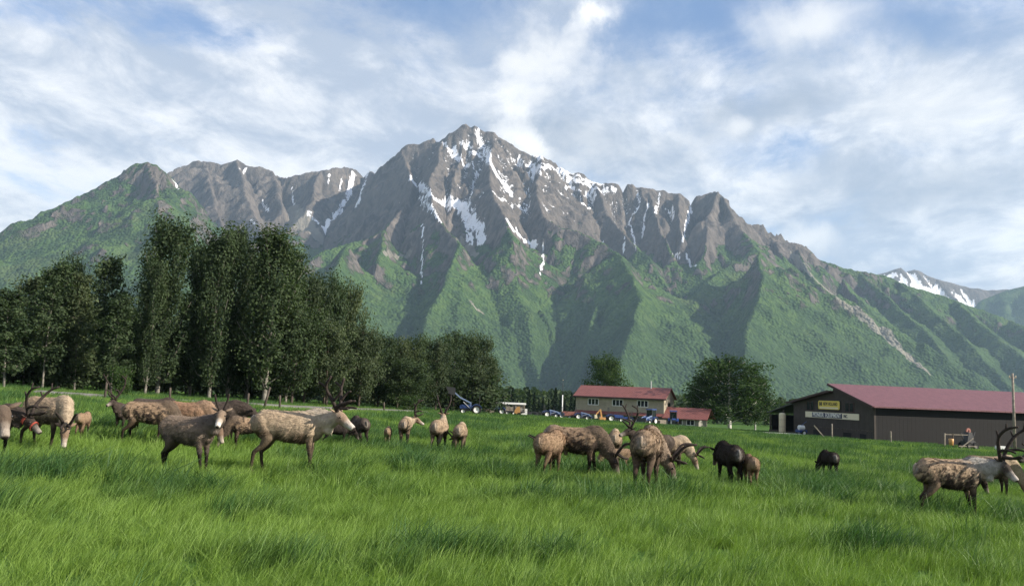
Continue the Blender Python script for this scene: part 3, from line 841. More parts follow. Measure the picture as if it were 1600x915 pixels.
    table = {'trunk': tr, 'leg': lg, 'neck': np.clip(neck * (1 + .5 * nzc[:, None]), 0, 1), 'mane': np.clip(neck * 1.35 * (1 + .5 * nzc[:, None]), 0, .8), 'head': head * (1 + .3 * nzc[:, None]), 'muzzle': muz * np.ones((n, 1))}
    col = np.zeros((n, 3))
    for i, r_ in enumerate(roles): col += w[:, i:i + 1] * table[r_]
    # dark nose leather
    nose = hp[-1]; dn = np.linalg.norm(co - nose, axis=1)[:, None]; kf = 1 - sstep(dn, .028, .05)
    col = col * (1 - kf) + np.array((.03, .024, .022)) * kf
    set_col(bm_, 'coat', col)
    # shaggy relief
    wl = np.array([1.0 if q in ('trunk', 'neck', 'mane') else .12 for q in roles]); amp = (w * wl).sum(1)
    co2 = co + no * ((.008 * streak + .006 * nzc) * amp)[:, None]
    bm_.vertices.foreach_set('co', co2.astype(np.float32).ravel())
    bm_.polygons.foreach_set('use_smooth', np.full(len(bm_.polygons), True)); bm_.update()
    bm_.materials.clear()
    body = link('body', bm_, M_COAT, root)
    # loose winter hair standing off the trunk and neck
    nh = 3600 if fine else 1100
    rs = np.random.RandomState(DEER_N[0]); pr = np.clip(amp - .3, 0, 1) * sstep(co[:, 2], .30, .62) + .004; idx = rs.choice(n, nh, p=pr / pr.sum())
    b_ = co2[idx]; nn = no[idx]
    d_ = np.array((-1.0, 0, -.55)) + rs.normal(0, .45, (nh, 3)); d_ -= nn * (d_ * nn).sum(1)[:, None]; d_ /= np.linalg.norm(d_, axis=1)[:, None] + 1e-6
    d_ = d_ + nn * rs.uniform(.15, .6, (nh, 1)); L_ = rs.uniform(.022, .052, (nh, 1)) * (1 + .8 * sstep(.72 - b_[:, 2:3], 0, .2) * sstep(b_[:, 2:3], .35, .5)); sd = np.cross(d_, nn); sd /= np.linalg.norm(sd, axis=1)[:, None] + 1e-6
    hw = rs.uniform(.003, .0065, (nh, 1))
    HV = np.stack([b_ - sd * hw, b_ + sd * hw, b_ + d_ * L_], 1).reshape(-1, 3)
    hm = quads_mesh('coat', HV, np.arange(nh * 3).reshape(-1, 3))
    hc = np.clip(col[idx] * rs.uniform(.85, 1.12, (nh, 1)), 0, .8); set_col(hm, 'coat', np.repeat(hc, 3, 0))
    tag(link('coat', hm, M_COAT, root), kind='stuff')
    # ears, eyes, tail
    for sy in (1, -1):
        eb = hb + u * .06 + s * sy * .055 - f * .02
        ed = s * sy * .85 + u * .25 - f * .35; ed /= np.linalg.norm(ed)
        V, F = [], []
        loft(V, F, [eb, eb + ed * .04, eb + ed * .09, eb + ed * .135], [(.018, .014), (.034, .016), (.030, .012), (.006, .005)], 8, tuple(u))
        em = poly_mesh('ear', V, F); set_col(em, 'coat', np.tile(np.clip(head * 1.25, 0, 1), (len(V), 1))); link('ear', em, M_COAT, root)
        V, F = [], []
        ey = hb + f * .10 + u * .035 + s * sy * .072
        loft(V, F, [ey - f * .018, ey - f * .011, ey, ey + f * .011, ey + f * .018], [.004, .014, .018, .014, .004], 8, tuple(u))
        link('eye', poly_mesh('eye', V, F), M_EYE, root)
    V, F = [], []
    loft(V, F, [(-.59, 0, .90), (-.625, 0, .86), (-.64, 0, .79), (-.625, 0, .74)], [.020, .026, .022, .008], 8, (1, 0, 0.2))
    tm = poly_mesh('tail', V, F); set_col(tm, 'coat', np.tile(rump * .28 + back * .5, (len(V), 1))); link('tail', tm, M_COAT, root)
    if antler:
        for sy in (1, -1):
            link('antler', antler_mesh(antler, f, u, s, hb + u * .07 + f * .0, sy, asize, rnd), M_VELVET, root)
    if DBG:
        for nm_, q_ in (('rump', np.array((-.6, 0, .85))), ('chest', np.array((.48, 0, .8))), ('poll', hb), ('nose', hp[-1])):
            w_ = Matrix.Translation(g) @ Matrix.Rotation(R(heading), 4, 'Z') @ Vector(q_ * sc); v_ = CAM_M.to_3x3().transposed() @ (w_ - Vector((0, 0, CAM_Z))); print('DBG', label[:40], nm_, round(800 - v_.x / v_.z * FPX), round(457.5 + v_.y / v_.z * FPX))
    if halter:
        V, F = [], []
        def ring(c, ax, rr, tw):
            q = [];
            a1 = u; a2 = s
            n_ = 14; b0_ = len(V)
            for i in range(n_):
                an = 2 * math.pi * i / n_; dr = a1 * math.cos(an) * rr[0] + a2 * math.sin(an) * rr[1]
                for off in (-tw, tw):
                    V.append(c + dr + ax * off); V.append(c + dr * 1.09 + ax * off)
            for i in range(n_):
                a = b0_ + i * 4; b = b0_ + ((i + 1) % n_) * 4
                F.extend([(a + 1, b + 1, b + 3, a + 3), (a, a + 2, b + 2, b), (a, b, b + 1, a + 1), (a + 2, a + 3, b + 3, b + 2)])
        ring(hb - f * .035, f, (.098, .09), .024); ring(hb + f * .17 - u * .01, f, (.09, .078), .015)
        link('halter', poly_mesh('halter', V, F, False), M_HALTER, root)
    return root


LG = 'reindeer at the left edge'; MG = 'reindeer standing close together at left'; CG = 'small reindeer seen from behind at centre'; RG = 'reindeer grazing right of centre'; EG = 'reindeer at the right edge'
reindeer(-70, 775, 634, 322, 'level', 'brown', 'brown reindeer cut off by the left edge, only its pale nosed face in view', hel=-36, nyaw=14, hyaw=-10, group=LG)
reindeer(-24, 716, 634, 352, 'low', 'dark', 'dark reindeer with a red halter and tall antlers near the left edge', 'big', .85, hel=-32, halter=True, group=LG)
reindeer(70, 703, 621, 338, 'graze', 'tan', 'tan reindeer behind the red haltered one, grazing with its head down to the right', 'fork', .8, nyaw=-32, legs=(.1, -.05, .05, -.08), group=LG)
reindeer(128, 687, 644, 100, 'graze', 'calf', 'small tan calf beside the grazing tan reindeer, seen from behind', 'spike', .9, nyaw=52, calf=True, group=LG, fine=False)
reindeer(195, 679, 631, 260, 'up', 'dark', 'dark grey reindeer facing the camera with wide U shaped antlers', 'big', 1.0, fine=False, group=MG)
reindeer(230, 695, 628, 6, 'graze', 'mottled', 'reindeer with a black and white mottled coat and pale rump', None, legs=(.05, -.1, .08, -.1), group=MG)
reindeer(236, 681, 623, 4, 'graze', 'dark', 'dark reindeer whose back shows behind the mottled one', None, fine=False, group=MG)
reindeer(290, 697, 628, 355, 'graze', 'red', 'reddish brown reindeer behind the grey brown one in front', None, legs=(.1, -.05, .05, -.05), group=MG)
reindeer(291, 739, 651, 340, 'up', 'grey', 'grey brown reindeer in front, turning its white muzzled face to the camera', 'spike', 1.0, nyaw=-12, hyaw=-62, hel=-28, legs=(.02, .10, -.16, .06), group=MG)
reindeer(338, 692, 627, 0, 'low', 'dark', 'dark brown reindeer whose high back shows right behind the head of the grey brown one', None, group=MG)
reindeer(384, 703, 652, 205, 'graze', 'mottled', 'low dark mottled reindeer grazing between the grey and the pale reindeer', 'fork', .7, group=MG)
reindeer(451, 741, 642, 3, 'level', 'pale', 'large pale tan reindeer in profile with dark swept antlers and a white throat', 'swept', 1.0, hel=-24, nyaw=-30, hyaw=-24, legs=(-.03, .04, .03, -.12), group=MG)
reindeer(524, 700, 660, 8, 'nibble', 'black', 'dark calf half hidden beneath the head of the large pale reindeer', None, calf=True, fine=False, group=MG)
reindeer(560, 700, 652, 120, 'graze', 'dark', 'dark brown reindeer with a sunlit rump right of the large pale one', None, nyaw=20, fine=False, group=MG)
reindeer(605, 699, 667, 94, 'graze', 'calf', 'smallest brown calf seen from behind, at the left end of the row', None, calf=True, fine=False, group=CG)
reindeer(631, 700, 653, 94, 'level', 'tan', 'tan reindeer seen from behind with its antlered head turned to the right', 'big', .8, nyaw=-52, hyaw=-92, hel=-22, fine=False, group=CG)
reindeer(685, 710, 655, 82, 'up', 'tan', 'tan reindeer seen from behind with two antlers rising above its back', 'fork', 1.0, nyaw=12, fine=False, group=CG)
reindeer(718, 712, 662, 88, 'graze', 'tan', 'tan reindeer seen from behind, grazing with its head low on the left', 'fork', .65, nyaw=42, hyaw=60, fine=False, group=CG)
reindeer(857, 749, 676, 66, 'low', 'calf', 'slender tan yearling seen from behind at the left of the grazing cluster', None, legs=(.06, -.06, .06, -.1), group=RG)
reindeer(884, 722, 667, 176, 'graze', 'brown', 'brown reindeer whose rounded back and thin antler show behind the shaggy one', 'spike', 1.3, fine=False, group=RG)
reindeer(898, 748, 668, 346, 'graze', 'mottled', 'big shaggy mottled reindeer grazing with its dark head down on the right', 'fork', .85, legs=(.12, -.04, .06, -.1), group=RG)
reindeer(960, 727, 673, 82, 'graze', 'tan', 'tan reindeer seen from behind, standing just beyond the calf walking left', None, fine=False, group=RG)
reindeer(962, 741, 700, 193, 'graze', 'calf', 'calf walking left behind the shaggy reindeer, its rump and thin legs in view', None, calf=True, legs=(.06, -.1, .1, -.06), group=RG)
reindeer(1021, 738, 679, 200, 'up', 'dark', 'dark headed reindeer with upright antlers looking left behind the big one', 'big', .8, nyaw=4, fine=False, group=RG)
reindeer(1010, 771, 671, 72, 'graze', 'brown', 'largest brown reindeer of the cluster, seen from behind and grazing to the right', 'fork', .85, nyaw=-50, hyaw=-72, legs=(.05, -.06, .04, -.05), group=RG)
reindeer(1043, 738, 682, 2, 'graze', 'tan', 'tan reindeer grazing right with forward pointing antlers, rightmost of the cluster', 'fork', .85, fine=False, group=RG)
reindeer(1139, 763, 694, 95, 'low', 'black', 'black reindeer with a white tail, beside a tan calf', None, fat=.85, hel=-50, legs=(.04, -.04, .03, -.06), group='pair right of the cluster')
reindeer(1173, 768, 712, 84, 'graze', 'calf', 'tan calf beside the black reindeer, its dark head down on the left', 'spike', .9, nyaw=40, hyaw=62, calf=True, group='pair right of the cluster')
reindeer(1296, 753, 705, 88, 'graze', 'black', 'lone black calf with a white rump, apart from the others', None, nyaw=30, calf=True, fat=1.2, group='reindeer grazing in the field')
reindeer(1488, 811, 718, 2, 'level', 'patched', 'tan backed reindeer with a dark mottled belly, grey neck and tall antlers at right', 'big', .86, hel=-36, hyaw=-58, nyaw=-26, legs=(.10, .02, .05, -.16), group=EG)
reindeer(1548, 780, 713, 356, 'graze', 'tan', 'tan reindeer whose back shows just behind the tall antlered head', None, fine=False, group=EG)
reindeer(1497, 775, 719, 2, 'graze', 'dark', 'dark reindeer barely showing above the back of the tan one', None, fine=False, group=EG)
reindeer(1680, 789, 706, 186, 'level', 'black', 'black reindeer cut off by the right edge, facing left', 'fork', .75, group=EG)
# ------------------------------------------------------------------ trees
def leaf_material(name, dark, light, trans=.33):
    m = bpy.data.materials.new(name); m.use_nodes = True
    t = NT(m.node_tree); b = t.n['Principled BSDF']; out = t.n['Material Output']
    oi = t.node('ShaderNodeObjectInfo').outputs['Random']
    c = t.mix(t.attr('tint'), dark, light)
    c = t.mix(1.0, c, t.mix(oi, (.8, .84, .86), (1.15, 1.12, 1.05)), 'MULTIPLY')
    t.put(b.inputs['Base Color'], c); b.inputs['Roughness'].default_value = .7; b.inputs['Specular IOR Level'].default_value = .15
    tr = t.node('ShaderNodeBsdfTranslucent', {'Color': t.mix(1.0, c, (1.1, 1.3, .6), 'MULTIPLY')})
    mx = t.node('ShaderNodeMixShader', {0: trans, 1: b.outputs[0], 2: tr.outputs[0]})
    t.l.new(mx.outputs[0], out.inputs['Surface'])
    return m


M_LEAF_DARK = leaf_material('poplar_leaves', (.024, .042, .022), (.068, .098, .044))
M_LEAF_GREY = leaf_material('aspen_leaves', (.034, .052, .028), (.090, .115, .056))
M_LEAF_GREEN = leaf_material('birch_leaves', (.022, .046, .014), (.062, .105, .028))
M_LEAF_LIGHT = leaf_material('willow_leaves', (.05, .085, .02), (.12, .17, .045))
M_NEEDLE = leaf_material('spruce_needles', (.012, .026, .016), (.03, .05, .026), .1)
M_BARK = plain('pale_bark', (.17, .158, .135), .9, .2, noise=.5, scale=3.0, bump=.5)
M_BARK_DARK = plain('dark_bark', (.075, .062, .050), .95, .1, noise=.4, scale=4.0, bump=.5)
M_BIRCH = plain('birch_bark', (.55, .53, .48), .8, .2, noise=.35, scale=5.0, bump=.3)


def leaf_cloud(cen, out, size, rs, up=0.25):
    """one four-sided leaf per row of cen, its face turned roughly along out"""
    n = len(cen)
    r1 = rs.normal(0, 1, (n, 3)); r1 /= np.linalg.norm(r1, axis=1)[:, None]
    m = r1 * .85
    if out is not None: m = m + out / (np.linalg.norm(out, axis=1)[:, None] + 1e-6) * .9
    m[:, 2] += up; m /= np.linalg.norm(m, axis=1)[:, None] + 1e-6
    d = np.cross(m, rs.normal(0, 1, (n, 3))); d /= np.linalg.norm(d, axis=1)[:, None] + 1e-6
    e = np.cross(m, d)
    s = size * rs.uniform(.6, 1.35, (n, 1))
    V = np.stack([cen - d * s * .55, cen + e * s * .38, cen + d * s * .65, cen - e * s * .38], 1).reshape(-1, 3)
    return V, np.arange(n * 4).reshape(-1, 4)


def tree_meshes(kind, h, w, seed, nleaf, leaf, trunk_r, clear=.12, lean=0.0):
    rs = np.random.RandomState(seed)
    TV, TF = [], []
    nst = 7
    tp = []
    bx, by = rs.normal(0, .012 * h, 2)
    for i in range(nst):
        q = i / (nst - 1)
        tp.append(np.array((lean * h * q + bx * math.sin(q * 3) , by * math.sin(q * 2.6), h * .93 * q)))
    loft(TV, TF, [tp[0] - np.array((0, 0, .3))] + tp, [trunk_r * 1.25] + [trunk_r * (1 - .9 * (i / (nst - 1)) ** .8) + .012 for i in range(nst)], 7, (1, 0, 0))
    def tk(q):
        x = q / .93 * (nst - 1); i = int(min(max(x, 0), nst - 2)); return tp[i] + (tp[i + 1] - tp[i]) * (x - i)
    cen = []
    if kind == 'poplar':      nl, lo, hi = 46, clear, .93
    elif kind == 'aspen':     nl, lo, hi = 38, clear, .95
    elif kind == 'broad':     nl, lo, hi = 40, clear, .85
    else:                     nl, lo, hi = 30, .04, .8
    ends = []
    for i in range(nl):
        q = lo + (hi - lo) * ((i + rs.rand()) / nl) ** (.9)
        a = i * 2.39996 + rs.normal(0, .35)
        u = (q - lo) / (1 - lo)
        if kind == 'poplar':
            prof = (.55 + .6 * u) * (1 - max(0, u - .55) / .52) if u > .0 else .5
            prof = min(1.0, .66 + .8 * u) * math.sqrt(max(.02, 1 - u ** 2.2))
            R_ = w * .5 * prof * rs.uniform(.5, 1.22); rise = h * (.10 + .12 * rs.rand())
        elif kind == 'aspen':
            prof = (.72 + .35 * u) * math.sqrt(max(.02, 1 - u ** 1.7)) * 1.1
            R_ = w * .5 * prof * rs.uniform(.5, 1.2); rise = h * (.03 + .07 * rs.rand())
        elif kind == 'broad':
            prof = math.sqrt(max(.05, 1 - (u * 1.05 - .32) ** 2 * 1.9))
            R_ = w * .5 * prof * rs.uniform(.55, 1.08); rise = h * (.10 + .14 * rs.rand()) * (1 - .4 * u)
        else:
            prof = math.sqrt(max(.05, 1 - u * u)); R_ = w * .5 * prof * rs.uniform(.5, 1.1); rise = h * (.12 + .2 * rs.rand())
        p0 = tk(q); p2 = p0 + np.array((math.cos(a) * R_, math.sin(a) * R_, rise)); p2[2] = min(p2[2], h * (.985 + .02 * rs.rand()))
        p1 = (p0 + p2) * .5 + np.array((math.cos(a) * R_ * .15, math.sin(a) * R_ * .15, -rise * .12))
        r0 = max(.02, trunk_r * .38 * (1 - q))
        loft(TV, TF, [p0, p1, p2], [r0, r0 * .65, .012], 5, (0.1, .2, .97))
        ends.append((p0, p1, p2, R_))
    ends.append((tk(.80), tk(.88), np.array(tk(.93)) + np.array((0, 0, h * .06)), w * .12)) if kind != 'bush' else None
    per = nleaf // len(ends)
    C = []; T = []; O = []
    for (p0, p1, p2, R_) in ends:
        # several clumps along the outer part of the limb, with twigs between
        m = 6 if kind in ('poplar', 'aspen') else 7
        shade = rs.uniform(.15, .85)
        for j in range(m):
            f_ = .30 + .72 * (j + rs.rand()) / m
            c = (1 - f_) ** 2 * p0 + 2 * f_ * (1 - f_) * p1 + f_ ** 2 * p2
            k = per // m
            sx = (.12 + .12 * rs.rand()) * (w * .30 if kind != 'aspen' else w * .36) + .08
            sz = sx * {'poplar': 1.7, 'aspen': .75, 'broad': .85, 'bush': .9}[kind]
            off = np.clip(rs.normal(0, 1, (k, 3)), -1.75, 1.75) * np.array((sx, sx, sz))
            c2 = c + rs.normal(0, .35, 3) * np.array((sx, sx, sz))
            C.append(c2 + off); ax = c2 - np.array((0, 0, h * .45)); ax[2] *= .35
            O.append(off / np.array((sx, sx, sz)) + ax / (np.linalg.norm(ax) + .1) * .8)
            T.append(np.clip(shade * .6 + rs.uniform(.0, .4) + rs.normal(0, .18, k), 0, 1))
    C = np.concatenate(C); T = np.concatenate(T)
    C[:, 2] = np.maximum(C[:, 2], .08 * h * (0 if kind == 'bush' else 1) + .05)
    V, F = leaf_cloud(C, np.concatenate(O), leaf, rs)
    cm = quads_mesh('crown', V, F); set_attr(cm, 'tint', np.repeat(T, 4))
    return poly_mesh('trunk', TV, TF), cm


def spruce_meshes(h, w, seed, n=900):
    rs = np.random.RandomState(seed)
    TV, TF = [], []
    loft(TV, TF, [(0, 0, -.3), (0, 0, h * .5), (0, 0, h * .98)], [.10, .06, .01], 6, (1, 0, 0))
    q = rs.rand(n) ** .8; a = rs.rand(n) * 6.283
    tier = .75 + .25 * np.sin(q * 46)
    r = w * .5 * (1 - q) * tier * np.sqrt(rs.rand(n)) + .05
    C = np.stack([r * np.cos(a), r * np.sin(a), h * (.06 + .94 * q) - r * .25], 1)
    V, F = leaf_cloud(C, None, w * .11 + .08, rs, -.2)
    cm = quads_mesh('crown', V, F); set_attr(cm, 'tint', np.repeat(np.clip(rs.normal(.4, .25, n), 0, 1), 4))
    return poly_mesh('trunk', TV, TF), cm


PROTO = {}
def proto(key, fn):
    if key not in PROTO: PROTO[key] = fn()
    return PROTO[key]


POP = [lambda s=s: tree_meshes('poplar', 14.0, 5.2, 500 + s, 16000, .21, .20, .035) for s in range(3)]
ASP = [lambda s=s: tree_meshes('aspen', 10.5, 3.4, 520 + s, 6200, .20, .075, .14, lean=.03) for s in range(4)]
BRD = [lambda s=s: tree_meshes('broad', 9.5, 6.5, 540 + s, 10500, .21, .16, .08) for s in range(3)]
BSH = [lambda s=s: tree_meshes('bush', 2.6, 3.4, 560 + s, 2600, .17, .05) for s in range(3)]


def plant_tree(name, key, fn, loc, sx, sz, rz, leafm, barkm, label, cat, group):
    tm, cm = proto(key, fn)
    root = empty(name, loc, rz); root.scale = (sx, sx, sz)
    tag(root, label, cat, group)
    t_ = link('trunk', tm, None, root); c_ = link('crown', cm, None, root)
    for o, m in ((t_, barkm), (c_, leafm)):
        if len(o.data.materials) == 0: o.data.materials.append(m)
        o.material_slots[0].link = 'OBJECT'; o.material_slots[0].material = m
    return root


def tree_at(px, top, D, wpx, kind, i, leafm, barkm, label, group, name, cat='tree', base_h=None):
    g = at_depth(px, D)
    H = height_at(px, top, D) - g.z
    W = wpx * D / FPX
    lst, h0, w0, k = {'poplar': (POP, 14.0, 5.2, 'P'), 'aspen': (ASP, 10.5, 3.4, 'A'), 'broad': (BRD, 9.5, 6.5, 'B'), 'bush': (BSH, 2.6, 3.4, 'S')}[kind]
    j = i % len(lst)
    return plant_tree(name, k + str(j), lst[j], g, W / w0, H / h0, i * 1.7, leafm, barkm, label, cat, group)


GRV = 'trees of the dark grove at left'
aspens = [(-64, 430, 70, 66), (-28, 452, 66, 62), (6, 446, 60, 60), (36, 424, 70, 58), (66, 402, 66, 56), (93, 390, 74, 54), (116, 422, 68, 50), (150, 394, 72, 54), (173, 452, 66, 50), (195, 470, 74, 52),
          (18, 480, 84, 60), (52, 462, 86, 60), (84, 455, 82, 56), (128, 462, 84, 56), (160, 486, 82, 60), (186, 500, 80, 56)]
ORD = ['first', 'second', 'third', 'fourth', 'fifth', 'sixth', 'seventh', 'eighth', 'ninth', 'tenth', 'eleventh', 'twelfth', 'thirteenth', 'fourteenth', 'fifteenth', 'sixteenth', 'seventeenth', 'eighteenth', 'nineteenth', 'twentieth']
_rank = {i: k for k, i in enumerate(sorted(range(len(aspens)), key=lambda i: aspens[i][0]))}
ASPL = ['thin dark aspen, %s from the left in the grove beside the tall poplars' % ORD[_rank[i]] for i in range(len(aspens))]
wl = {4: 'tall thin aspen with a bare slanting trunk in the grove left of the tall poplars', 5: 'tallest thin aspen of the grove left of the tall poplars', 7: 'slim pointed aspen standing just left of the tall poplars'}
for i, (px, top, D, w) in enumerate(aspens):
    tree_at(px, top + 8, D, w * 1.2, 'aspen' if i % 4 != 1 else 'broad', i, M_LEAF_GREY if i % 3 == 0 else M_LEAF_DARK, M_BARK, wl.get(i, ASPL[i]), 'thin aspens left of the tall poplars', 'aspen_tree')
pops = [(245, 350, 72, 92, 'leftmost tall poplar with a broad columnar crown'), (226, 415, 70, 58, 'shorter poplar at the left foot of the tallest ones'), (296, 390, 77, 60, 'slender poplar between the first two broad ones'),
        (326, 366, 73, 78, 'second tall poplar with a ragged pointed top'), (354, 364, 78, 56, 'narrow poplar close behind the ragged topped one'), (412, 366, 74, 104, 'darkest and broadest tall poplar right of the ragged one'),
        (384, 402, 80, 60, 'poplar in the gap left of the darkest one'), (446, 402, 79, 62, 'poplar at the right shoulder of the darkest one')]
for i, (px, top, D, w, lab) in enumerate(pops):
    tree_at(px, top, D, w, 'poplar', i, M_LEAF_DARK, M_BARK, lab, 'tall poplars of the dark grove', 'poplar_tree')
brds = [(474, 424, 82, 84, 'grey green tree beside the darkest poplar'), (506, 426, 85, 78, 'airy grey green tree right of the tall poplars'), (536, 440, 88, 66, 'last high airy tree before the low woods'), (455, 470, 76, 90, 'low spreading tree in front of the airy ones'),
        (560, 506, 86, 74, 'lower tree at the step down to the low woods'), (590, 520, 92, 66, 'leftmost tree of the low woods'), (620, 526, 94, 60, 'second tree of the low woods'), (650, 522, 96, 64, 'third tree of the low woods'),
        (680, 528, 97, 60, 'fourth tree of the low woods'), (708, 516, 110, 72, 'highest tree of the low woods'), (742, 520, 112, 66, 'tree at the right end of the low woods'), (764, 556, 116, 40, 'small tree at the very right end of the low woods'),
        (510, 500, 80, 90, 'spreading shrubby tree below the airy ones'), (635, 560, 90, 80, 'low tree in front of the low woods')]
for i, (px, top, D, w, lab) in enumerate(brds):
    tree_at(px, top, D, w, 'broad', i, M_LEAF_GREY if i % 2 == 0 else M_LEAF_DARK, M_BARK_DARK, lab, 'trees of the low woods', 'woodland_tree')
_r = random.Random(5)
for i in range(20):
    px = -34 + i * 41 + _r.uniform(-10, 10); D = 62 + px * .06 + _r.uniform(-1, 9)
    g = at_depth(px, D); 
    tree_at(px, 612 - (800 - px) * .0 - _r.uniform(50, 105) * (1 if px < 520 else .75) + (px - 200) * .03, D, _r.uniform(75, 120), 'bush', i, M_LEAF_DARK if i % 3 else M_LEAF_GREY, M_BARK_DARK, 'dark undergrowth bush at the foot of the trees, %s from the left' % ORD[i], 'bushes under the trees', 'bush', 'bush')
tree_at(186, 574, 59, 40, 'bush', 1, M_LEAF_GREEN, M_BARK, 'light green leaning sapling in front of the grove', None, 'sapling', 'sapling')
tree_at(724, 574, 122, 44, 'bush', 2, M_LEAF_LIGHT, M_BARK, 'yellow green bush behind the raised black bucket', None, 'bush', 'bush')
tree_at(640, 619, 82, 36, 'bush', 0, M_LEAF_GREEN, M_BARK, 'small green shrub at the edge of the field before the low woods', None, 'shrub', 'shrub')
tree_at(946, 553, 186, 72, 'broad', 1, M_LEAF_GREEN, M_BARK_DARK, 'round tree rising behind the roof of the two storey house', None, 'round_tree')
tree_at(1140, 555, 160, 128, 'broad', 0, M_LEAF_GREEN, M_BIRCH, 'large round birch tree with a white forked trunk between house and barn', None, 'birch_tree')
tree_at(1098, 584, 168, 66, 'broad', 2, M_LEAF_GREEN, M_BIRCH, 'lower round tree against the left side of the big birch', None, 'birch_tree')
tree_at(1180, 580, 163, 62, 'broad', 1, M_LEAF_GREEN, M_BIRCH, 'smaller round tree against the right side of the big birch', None, 'birch_tree')
SPR = [lambda s=s: spruce_meshes(7.0, 3.0, 580 + s) for s in range(3)]
for i in range(19):
    px = 768 + i * 8.2 + _r.uniform(-2, 2); D = 205 + _r.uniform(-8, 30)
    g = at_depth(px, D); H = height_at(px, _r.uniform(604, 624), D) - g.z
    plant_tree('spruce_tree', 'N%d' % (i % 3), SPR[i % 3], g, H / 7.0, H / 7.0, i, M_NEEDLE, M_BARK_DARK, 'small dark spruce behind the parked machines, %s of its row from the left' % ORD[i], 'tree', 'spruces behind the parked machines')


def far_forest():
    """the wooded flat between the farm and the mountain"""
    rs = np.random.RandomState(9); n = 3000
    y = rs.uniform(300, 520, n); x = rs.uniform(-.95, .95, n) * y
    z = ground_z(x, y); h = rs.uniform(5, 10, n); w = h * rs.uniform(.35, .7, n)
    q = 36
    u = rs.rand(n, q); a = rs.rand(n, q) * 6.283; r = (w * .5)[:, None] * np.sqrt(1 - np.abs(u * 1.6 - .6).clip(0, 1) ** 2 * .95) * rs.uniform(.3, 1, (n, q))
    C = np.stack([x[:, None] + r * np.cos(a), y[:, None] + r * np.sin(a), z[:, None] + h[:, None] * (.05 + .95 * u)], -1).reshape(-1, 3)
    V, F = leaf_cloud(C, None, 1.7, rs)
    me = quads_mesh('far_forest', V, F); set_attr(me, 'tint', np.repeat(np.clip(rs.normal(.4, .25, n * q), 0, 1), 4))
    tag(link('far_forest', me, M_LEAF_DARK), kind='stuff')


far_forest()
# ------------------------------------------------------------------ farm buildings, road and machines
class MB:
    """collects shapes for ONE mesh"""
    def __init__(s, M=None): s.V = []; s.F = []; s.M = M or Matrix.Identity(4)
    def add(s, vs, fs):
        b = len(s.V); s.V += [s.M @ Vector(v) for v in vs]; s.F += [tuple(b + i for i in f) for f in fs]; return s
    def box(s, x0, x1, y0, y1, z0, z1):
        vs = [(x, y, z) for z in (z0, z1) for y in (y0, y1) for x in (x0, x1)]
        return s.add(vs, [(0, 2, 3, 1), (4, 5, 7, 6), (0, 1, 5, 4), (2, 6, 7, 3), (0, 4, 6, 2), (1, 3, 7, 5)])
    def bar(s, a, b, w, h=None):
        a = Vector(a); b = Vector(b); h = h or w; d = (b - a).normalized()
        up = Vector((0, 0, 1)) if abs(d.z) < .9 else Vector((1, 0, 0)); l = d.cross(up).normalized(); u = l.cross(d)
        vs = [p + l * (sx * w / 2) + u * (sz * h / 2) for p in (a, b) for sx, sz in ((-1, -1), (1, -1), (1, 1), (-1, 1))]
        return s.add(vs, [(3, 2, 1, 0), (4, 5, 6, 7), (0, 1, 5, 4), (1, 2, 6, 5), (2, 3, 7, 6), (3, 0, 4, 7)])
    def prism(s, prof, y0, y1, axis='y'):
        n = len(prof)
        f = (lambda p, q: (p[0], q, p[1])) if axis == 'y' else (lambda p, q: (q, p[0], p[1]))
        vs = [f(p, y0) for p in prof] + [f(p, y1) for p in prof]
        return s.add(vs, [tuple(range(n)), tuple(range(2 * n - 1, n - 1, -1))] + [(i, i + n, (i + 1) % n + n, (i + 1) % n) for i in range(n)])
    def tube(s, pts, r, seg=8, hint=(0.02, 0.1, 1)):
        V, F = [], []; loft(V, F, pts, r if isinstance(r, list) else [r] * len(pts), seg, hint); return s.add([tuple(v) for v in V], F)
    def wheel(s, c, prof, seg=20):
        """lathe round the y axis through c; prof = [(radius, y)]"""
        vs = []; n = len(prof)
        for k in range(seg):
            a = 2 * math.pi * k / seg
            vs += [(c[0] + r * math.cos(a), c[1] + y, c[2] + r * math.sin(a)) for r, y in prof]
        fs = [(k * n + i, k * n + (i + 1) % n, ((k + 1) % seg) * n + (i + 1) % n, ((k + 1) % seg) * n + i) for k in range(seg) for i in range(n)]
        return s.add(vs, fs)
    def build(s, name, mat, parent=None, smooth=False, label=None):
        me = bpy.data.meshes.new(name); me.from_pydata([tuple(v) for v in s.V], [], s.F)
        bm = bmesh.new(); bm.from_mesh(me); bmesh.ops.recalc_face_normals(bm, faces=bm.faces); bm.to_mesh(me); bm.free()
        if smooth: me.polygons.foreach_set('use_smooth', np.full(len(me.polygons), True))
        me.update(); o = link(name, me, mat, parent)
        if label: o['label'] = label
        return o


